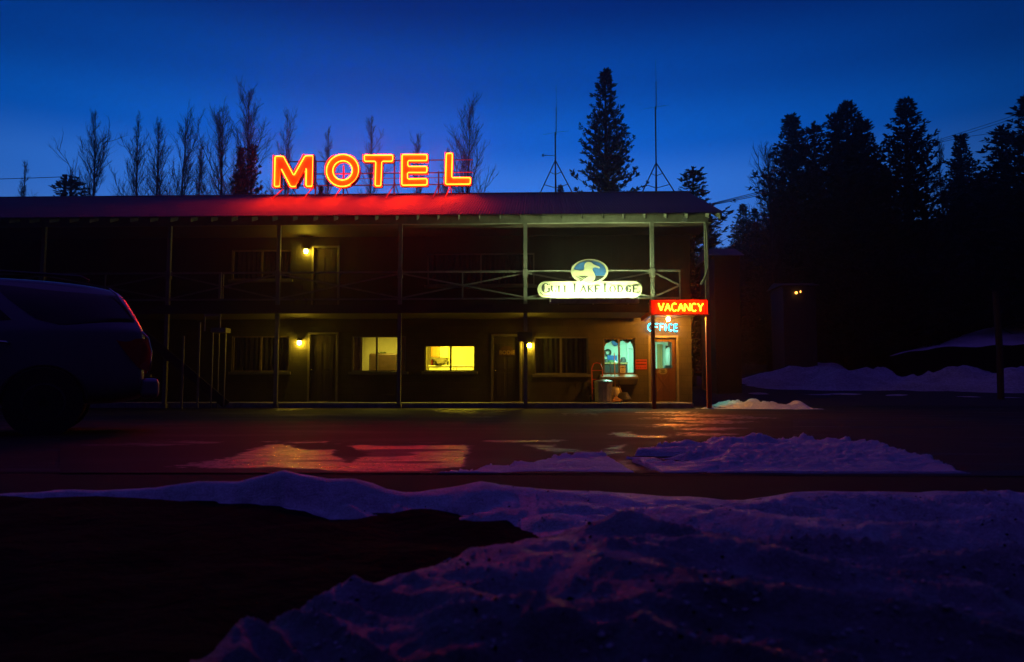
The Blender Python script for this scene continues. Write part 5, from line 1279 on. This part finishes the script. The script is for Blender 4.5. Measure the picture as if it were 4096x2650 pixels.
# ------------------------------------------------------------------ wires and pole
def wire(pts, Z, r, label, sag=0):
    w = [D(x, y, z) for (x, y), z in zip(pts, Z)]; mb = MB(); out = []
    for a, b in zip(w, w[1:]):
        for k in range(6): out.append(a.lerp(b, k/6))
    out.append(w[-1]); mb.tube(out, r, 5)
    return tag(mb.build('power_line', M['black']), label, 'cable', 'power lines')
wz = [40, 48, 62, 64, 68, 72, 76, 78]
for dy, dy2, lb in ((0, 0, 'upper of the three power lines at right'), (10, 14, 'middle of the three power lines at right'), (20, 60, 'lowest and most slack power line at right')):
    wire([(2848, 815+dy*.3), (3080, 758+dy*.8), (3480, 643+dy*.4), (3560, 620+dy*.3), (3700, 578+dy*.3), (3850, 530+dy), (4000, 482+dy2*.8), (4200, 415+dy2)], wz, .022, lb)
wire([(-300, 722), (0, 717), (130, 713), (262, 708)], [50, 50, 50, 50], .022, 'thin power line at the far left')
p = D(262, 700, 50.2); mb = MB(); mb.tube([(p.x, p.y, T(p.x, p.y)-.3), (p.x, p.y, p.z)], .11, 8); mb.box((p.x-.2, p.y-.05, p.z-.1), (p.x+.12, p.y+.05, p.z+.02))
tag(mb.build('utility_pole', M['bark']), 'utility pole top hidden behind the small bushy pine', 'utility pole')
p = D(3988, 1290, 30); mb = MB(); mb.tube([(p.x, p.y, T(p.x, p.y)-.3), (p.x+.05, p.y, 2), (p.x, p.y, p.z+1.2)], .12, 8)
tag(mb.build('utility_pole', M['bark']), 'dark pole standing before the snow slope at the right edge', 'utility pole')

# ------------------------------------------------------------------ shed and cabin behind
a = D(2856, 1000, 34); b = D(2955, 1000, 34); zt = D(2940, 1025, 34).z
c = empty('storage_shed', ((a.x+b.x)/2, a.y, T(a.x, a.y)), 'dim pale shed behind the right end of the motel', 'shed')
mb = MB(); mb.box((a.x, a.y, 0), (b.x, a.y+3, zt)); mb.build('wall', M['siding'], c)
mb = MB(); mb.add([(a.x-.2, a.y-.2, zt), (b.x+.2, a.y-.2, zt), (b.x+.2, a.y+1.5, zt+.6), (a.x-.2, a.y+1.5, zt+.6), (b.x+.2, a.y+3.2, zt), (a.x-.2, a.y+3.2, zt)], [(0,1,2,3),(3,2,4,5),(1,4,2),(0,3,5)]); mb.build('roof', M['black'], c)
p = D(3185, 1172, 43); zg = T(p.x, p.y)
c = empty('cabin', (p.x, p.y, zg), 'dark cabin among the trees showing one small warm light', 'cabin')
mb = MB(); mb.box((p.x-.7, p.y+.1, zg-1), (p.x+1.1, p.y+2.4, p.z+.4)); mb.build('wall', M['dark'], c)
mb = MB(); mb.add([(p.x-.9, p.y-.2, p.z+.4), (p.x+1.3, p.y-.2, p.z+.4), (p.x+1.3, p.y+1.2, p.z+.7), (p.x-.9, p.y+1.2, p.z+.7), (p.x+1.3, p.y+2.6, p.z+.4), (p.x-.9, p.y+2.6, p.z+.4)], [(0,1,2,3),(3,2,4,5),(1,4,2),(0,3,5)]); mb.build('roof', M['black'], c)
mb = MB(); mb.lathe([(.02,-.07),(.07,-.04),(.075,.04),(.02,.07)], (p.x, p.y, p.z), 10); mb.build('porch_lamp', M['far'], c)
mb = MB(); mb.box((p.x+.24, p.y+.06, p.z+.02), (p.x+.29, p.y+.098, p.z+.12)); mb.build('window', M['far'], c)

# ------------------------------------------------------------------ parked SUV (built in its own frame: x = rearward, y = away from camera side)
car = empty('parked_car', (0, 0, 0), 'dusty silver sport utility car with dark glass parked at the left, tail towards the motel', 'car')
def car_section():
    pass
# stations along x from nose (-) to tail (0); each: (x, half width low, half width belt, half width roof, z bottom, z belt, z roof)
Lc = 5.1
st = [(-5.10,.70,.74,.72,.45,.78,.80),(-4.95,.86,.90,.84,.38,1.02,1.04),(-4.3,.95,.97,.90,.34,1.14,1.16),(-3.75,.97,.985,.92,.33,1.20,1.22),(-3.55,.97,.985,.86,.33,1.22,1.33),(-2.85,.975,.99,.74,.33,1.25,1.86),(-2.3,.975,.99,.74,.33,1.27,1.96),
      (-1.4,.975,.99,.74,.34,1.30,1.975),(-.75,.97,.985,.73,.35,1.32,1.94),(-.42,.965,.98,.72,.36,1.33,1.88),(-.30,.96,.975,.70,.37,1.335,1.83),(-.07,.95,.955,.80,.42,1.34,1.42),(-.0,.92,.93,.86,.46,1.20,1.24)]
ring_n = 12
def sect(s):
    x, wl, wb, wr, z0, zb_, zr = s
    half = [(wl*.86, z0), (wl, z0+.12), (wb+.0, (z0+zb_)/2+.05), (wb-.01, zb_-.06), (wb-.04, zb_+.01), (wr+.03, zr-.12 if zr-zb_ > .3 else zb_+(zr-zb_)*.5), (wr-.10, zr-.02), (wr*.5, zr+.0)]
    pts = [(x, -y, z) for y, z in half] + [(x, y, z) for y, z in half[::-1]]
    return pts
mb = MB(); S_ = [sect(s) for s in st]; n = len(S_[0])
for s in S_: mb.v += s
for i in range(len(S_)-1):
    for k in range(n):
        k2 = (k+1) % n; mb.f.append((i*n+k, i*n+k2, (i+1)*n+k2, (i+1)*n+k)[::-1])
mb.f.append(tuple(range(n))); mb.f.append(tuple((len(S_)-1)*n+k for k in range(n))[::-1])
body = mb.build('body', M['carpaint'], car, smooth=True, local=True)
md = body.modifiers.new('sub', 'SUBSURF'); md.levels = 2; md.render_levels = 2
bpy.context.view_layer.update()
from mathutils.bvhtree import BVHTree
bvh = BVHTree.FromObject(body, bpy.context.evaluated_depsgraph_get())
def skin_y(x, z):
    h = bvh.ray_cast(Vector((x, -3, z)), Vector((0, 1, 0)))
    return abs(h[0].y) if h[0] is not None else cab_y(x, z)
# side glass, following the cabin side
def cab_y(x, z):                            # half width of the cabin side at x,z
    zb_ = interp([(s[0], s[5]) for s in st], x); zr = interp([(s[0], s[6]) for s in st], x); wb = interp([(s[0], s[2]) for s in st], x); wr = interp([(s[0], s[3]) for s in st], x)
    t = max(0, min(1, (z-zb_)/max(.05, zr-.12-zb_))); return (wb-.04) + (wr+.03-wb+.04)*t
def side_glass(poly, sgn, name='side_window'):
    # rows across the pane so that it follows the curved cabin side
    zs = [p[1] for p in poly]; z0, z1 = min(zs), max(zs); mb = MB(); R_, N_ = 8, 14; rows = []
    for j in range(R_+1):
        z = z0 + .002 + (z1-z0-.004)*j/R_; xs = []
        for (a, b) in zip(poly, poly[1:]+poly[:1]):
            if (a[1]-z)*(b[1]-z) <= 0 and a[1] != b[1]: xs.append(a[0] + (b[0]-a[0])*(z-a[1])/(b[1]-a[1]))
        rows.append((min(xs), max(xs), z))
    for (xa_, xb_, z) in rows:
        for i in range(N_+1):
            x = xa_ + (xb_-xa_)*i/N_; mb.v.append((x, sgn*(skin_y(x, z)+.007), z))
    for j in range(R_):
        for i in range(N_): mb.f.append((j*(N_+1)+i, j*(N_+1)+i+1, (j+1)*(N_+1)+i+1, (j+1)*(N_+1)+i))
    return mb.build(name, M['carglass'], car, smooth=True, local=True)
for sgn in (-1, 1):
    side_glass([(-.98,1.36),(-.13,1.385),(-.36,1.78),(-.62,1.815),(-1.74,1.845),(-1.55,1.66),(-1.30,1.46),(-1.18,1.385)], sgn)
    side_glass([(-1.88,1.35),(-1.45,1.36),(-1.62,1.52),(-1.98,1.83),(-2.12,1.83),(-2.12,1.34)], sgn)
    side_glass([(-3.2,1.31),(-2.2,1.34),(-2.2,1.83),(-2.72,1.80),(-2.98,1.62)], sgn)
# rear glass and windscreen
mb = MB(); mb.add([(-.115,-.68,1.40),(-.115,.68,1.40),(-.30,.60,1.78),(-.30,-.60,1.78)], [(0,1,2,3)]); mb.build('rear_window', M['carglass'], car, local=True)
mb = MB(); mb.add([(-3.62,-.72,1.30),(-3.62,.72,1.30),(-2.90,.62,1.86),(-2.90,-.62,1.86)], [(3,2,1,0)]); mb.build('windscreen', M['carglass'], car, local=True)
mb = MB(); mb.tube([(-.46,-.70,1.865),(-.38,-.735,1.80),(-.27,-.775,1.64),(-.155,-.84,1.44)], .012, 6); mb.tube([(-.46,.70,1.865),(-.38,.735,1.80),(-.27,.775,1.64),(-.155,.84,1.44)], .012, 6); mb.build('pillar_trim', M['chrome'], car, smooth=True, local=True)
for sgn in (-1, 1):
    mb = MB(); y = sgn
    mb.add([(-.34,y*.965,1.18),(-.05,y*.93,1.21),(.03,y*.84,1.20),(.055,y*.85,.98),(.03,y*.90,.80),(-.08,y*.955,.84),(-.20,y*.975,.98)] + [(-.34,y*.90,1.17),(-.1,y*.80,1.20),(-.05,y*.7,1.19),(-.05,y*.7,.98),(-.05,y*.8,.82),(-.12,y*.9,.86),(-.22,y*.92,.98)],
           [(0,1,2,3,4,5,6),(13,12,11,10,9,8,7)] + [(i, (i+1)%7, (i+1)%7+7, i+7) for i in range(7)])
    bevel(mb.build('tail_light', M['taillight'], car, local=True), .01)
    mb = MB(); mb.add([(-5.0,y*.55,.82),(-4.9,y*.80,.84),(-4.6,y*.93,.92),(-4.9,y*.80,.98),(-5.02,y*.55,.94)], [(0,1,2,3,4)]); mb.build('headlight', M['glass'], car, local=True)
    for hx in (-1.72, -2.95):
        mb = MB(); mb.tube([(hx, y*.985, 1.12), (hx+.03, y*1.03, 1.125), (hx+.19, y*1.03, 1.12), (hx+.22, y*.985, 1.11)], .017, 8); mb.build('door_handle', M['chrome'], car, smooth=True, local=True)
    mb = MB(); mb.box((-3.3, y*.97, 1.18), (-3.1, y*1.2, 1.36)); bevel(mb.build('mirror', M['carpaint'], car, local=True), .04, 3)
    mb = MB(); mb.tube([(-2.7,y*.66,1.99),(-2.6,y*.66,2.03),(-.8,y*.64,2.01),(-.7,y*.64,1.96)], .02, 8); mb.build('roof_rail', M['black'], car, smooth=True, local=True)
mb = MB(); mb.tube([(-1.9,-.66,2.03),(-1.9,-.3,2.08),(-1.9,.3,2.08),(-1.9,.66,2.03)], .025, 8); mb.build('crossbar', M['metal'], car, smooth=True, local=True)
mb = MB(); mb.box((-.06,-.93,.44), (.17,.93,.70)); bevel(mb.build('rear_bumper', M['carpaint'], car, local=True), .07, 4)
mb = MB(); mb.box((-5.2,-.88,.40), (-4.95,.88,.68)); bevel(mb.build('front_bumper', M['carpaint'], car, local=True), .07, 4)
for wx_ in (-1.12, -4.1):
    for sgn in (-1, 1):
        y = sgn*.86
        mb = MB(); mb.lathe([(.20,-.12),(.36,-.125),(.385,-.09),(.39,0),(.385,.09),(.36,.125),(.20,.12)], (wx_, y, .39), 32, 'y'); w_ = mb.build('wheel', M['rubber'], car, smooth=True, local=True)
        mb = MB(); mb.lathe([(.24,.0),(.245,.126),(.22,.13),(.20,.09),(.06,.10),(.05,.125)], (wx_, 0, .39), 24, 'y'); mb.v = [(v[0], y + (v[1]*sgn), v[2]) for v in mb.v]
        for k in range(6):
            t = 2*pi*k/6; mb.bar((wx_+.05*cos(t), y+sgn*.11, .39+.05*sin(t)), (wx_+.22*cos(t), y+sgn*.11, .39+.22*sin(t)), .05, .02, (0,1,0))
        mb.build('rim', M['rimgrey'], w_, smooth=False, local=True)
        mb = MB(); N_ = 20; pts = [(wx_+.46*cos(pi*i/N_), sgn*.965, .39+.46*sin(pi*i/N_)) for i in range(N_+1)]
        mb.tube(pts, .03, 6); mb.build('wheel_arch', M['black'], car, smooth=True, local=True)
        mb = MB(); mb.lathe([(.43,0),(.43,.02)], (wx_, sgn*.975-.01, .39), 32, 'y'); mb.build('wheel_well', M['black'], car, local=True)
for sgn in (-1, 1):
    mb = MB(); mb.tube([(-.06,sgn*.925,1.30),(.02,sgn*.885,1.22),(.062,sgn*.875,1.05),(.058,sgn*.885,.92),(.05,sgn*.89,.80)], .011, 6); mb.build('glint_strip', M['chrome'], car, smooth=True, local=True)  # chrome strips added along the tail edges to catch the red neon
mb = MB(); mb.box((.171,-.26,.50), (.176,.26,.62)); mb.build('number_plate', M['white'], car, local=True)
tail = G(585, 1725, 0); ang = radians(-20)
td = D(615, 1500, 10.1)
car.location = (td.x - .52, td.y + .77, 0); car.rotation_euler.z = radians(28)

# ------------------------------------------------------------------ sky, lens glow volume, camera
w = bpy.data.worlds.new('World'); bpy.context.scene.world = w; w.use_nodes = True; nt = w.node_tree
bg = nt.nodes['Background']; tc = nt.nodes.new('ShaderNodeTexCoord'); sp = nt.nodes.new('ShaderNodeSeparateXYZ'); nt.links.new(tc.outputs['Generated'], sp.inputs[0])
cr = nt.nodes.new('ShaderNodeValToRGB'); cr.color_ramp.interpolation = 'EASE'
E = [(0, (.12,.28,.72)), (.17, (.070,.235,.78)), (.25, (.030,.185,.76)), (.31, (.001,.108,.60)), (.38, (0,.058,.39)), (.46, (0,.020,.19)), (.60, (.010,.016,.17)), (1, (.036,.020,.20))]
while len(cr.color_ramp.elements) < len(E): cr.color_ramp.elements.new(.5)
for e, (p_, c_) in zip(cr.color_ramp.elements, E): e.position = p_; e.color = (*c_, 1)
nt.links.new(sp.outputs['Z'], cr.inputs['Fac'])
dt = nt.nodes.new('ShaderNodeVectorMath'); dt.operation = 'DOT_PRODUCT'
az = radians(97); dt.inputs[1].default_value = (cos(az)*.97, sin(az)*.97, .24); nt.links.new(tc.outputs['Generated'], dt.inputs[0])
c2 = nt.nodes.new('ShaderNodeValToRGB'); ee = [(-1,.025),(0,.045),(.6,.22),(.80,.42),(.90,.72),(.97,.97),(1,1.0)]
mr = nt.nodes.new('ShaderNodeMapRange'); mr.inputs['From Min'].default_value = -1; nt.links.new(dt.outputs['Value'], mr.inputs['Value']); nt.links.new(mr.outputs['Result'], c2.inputs['Fac'])
while len(c2.color_ramp.elements) < len(ee): c2.color_ramp.elements.new(.5)
for e, (p_, v_) in zip(c2.color_ramp.elements, ee): e.position = (p_+1)/2; e.color = (v_, v_, v_, 1)
zz = nt.nodes.new('ShaderNodeMapRange'); zz.interpolation_type = 'SMOOTHSTEP'; zz.inputs['From Min'].default_value = .50; zz.inputs['From Max'].default_value = .92
zz.inputs['To Min'].default_value = 1; zz.inputs['To Max'].default_value = 0; nt.links.new(sp.outputs['Z'], zz.inputs['Value'])
mx = nt.nodes.new('ShaderNodeMix'); mx.data_type = 'RGBA'; mx.blend_type = 'MULTIPLY'; nt.links.new(zz.outputs['Result'], mx.inputs[0])
nt.links.new(cr.outputs['Color'], mx.inputs[6]); nt.links.new(c2.outputs['Color'], mx.inputs[7]); bk = nt.nodes.new('ShaderNodeMapRange'); bk.inputs['From Min'].default_value = .1; bk.inputs['From Max'].default_value = -.8; nt.links.new(dt.outputs['Value'], bk.inputs['Value'])
pu = nt.nodes.new('ShaderNodeMix'); pu.data_type = 'RGBA'; pu.blend_type = 'MULTIPLY'; pu.inputs[7].default_value = (1.6, .45, .9, 1)
nt.links.new(bk.outputs['Result'], pu.inputs[0]); nt.links.new(mx.outputs[2], pu.inputs[6]); nt.links.new(pu.outputs[2], bg.inputs['Color'])
bg.inputs['Strength'].default_value = 1.0

GLOW_HAZE = True  # thin scattering box added to imitate lens glow around the lit lamps
if GLOW_HAZE:
    mb = MB(); mb.box((-60, CAMY-4, -1.2), (75, 100, 44)); m = bpy.data.materials.new('glow_haze'); m.use_nodes = True; nt = m.node_tree; nt.nodes.clear()
    v = nt.nodes.new('ShaderNodeVolumePrincipled'); v.inputs['Density'].default_value = .0011; v.inputs['Anisotropy'].default_value = .88; v.inputs['Color'].default_value = (.9, .9, .9, 1)
    o = nt.nodes.new('ShaderNodeOutputMaterial'); nt.links.new(v.outputs[0], o.inputs['Volume'])
    tag(mb.build('glow_haze', m), kind='stuff')

cd = bpy.data.cameras.new('camera'); cd.sensor_width = 36; cd.lens = 36 * F / 4096; cd.clip_end = 2000; cd.clip_start = .05
co = bpy.data.objects.new('camera', cd); C.objects.link(co); co.location = CAM
co.rotation_euler = (pi/2 + PIT, 0, YAW); bpy.context.scene.camera = co
cd.dof.use_dof = True; cd.dof.focus_distance = 24; cd.dof.aperture_fstop = 4.0
sc = bpy.context.scene; sc.view_settings.view_transform = 'Standard'; sc.view_settings.look = 'None'; sc.view_settings.exposure = 0; sc.view_settings.gamma = 1
sc.render.engine = 'CYCLES'; sc.cycles.use_denoising = True; sc.cycles.max_bounces = 6; sc.cycles.diffuse_bounces = 3; sc.cycles.transparent_max_bounces = 12
sc.cycles.sample_clamp_indirect = 4
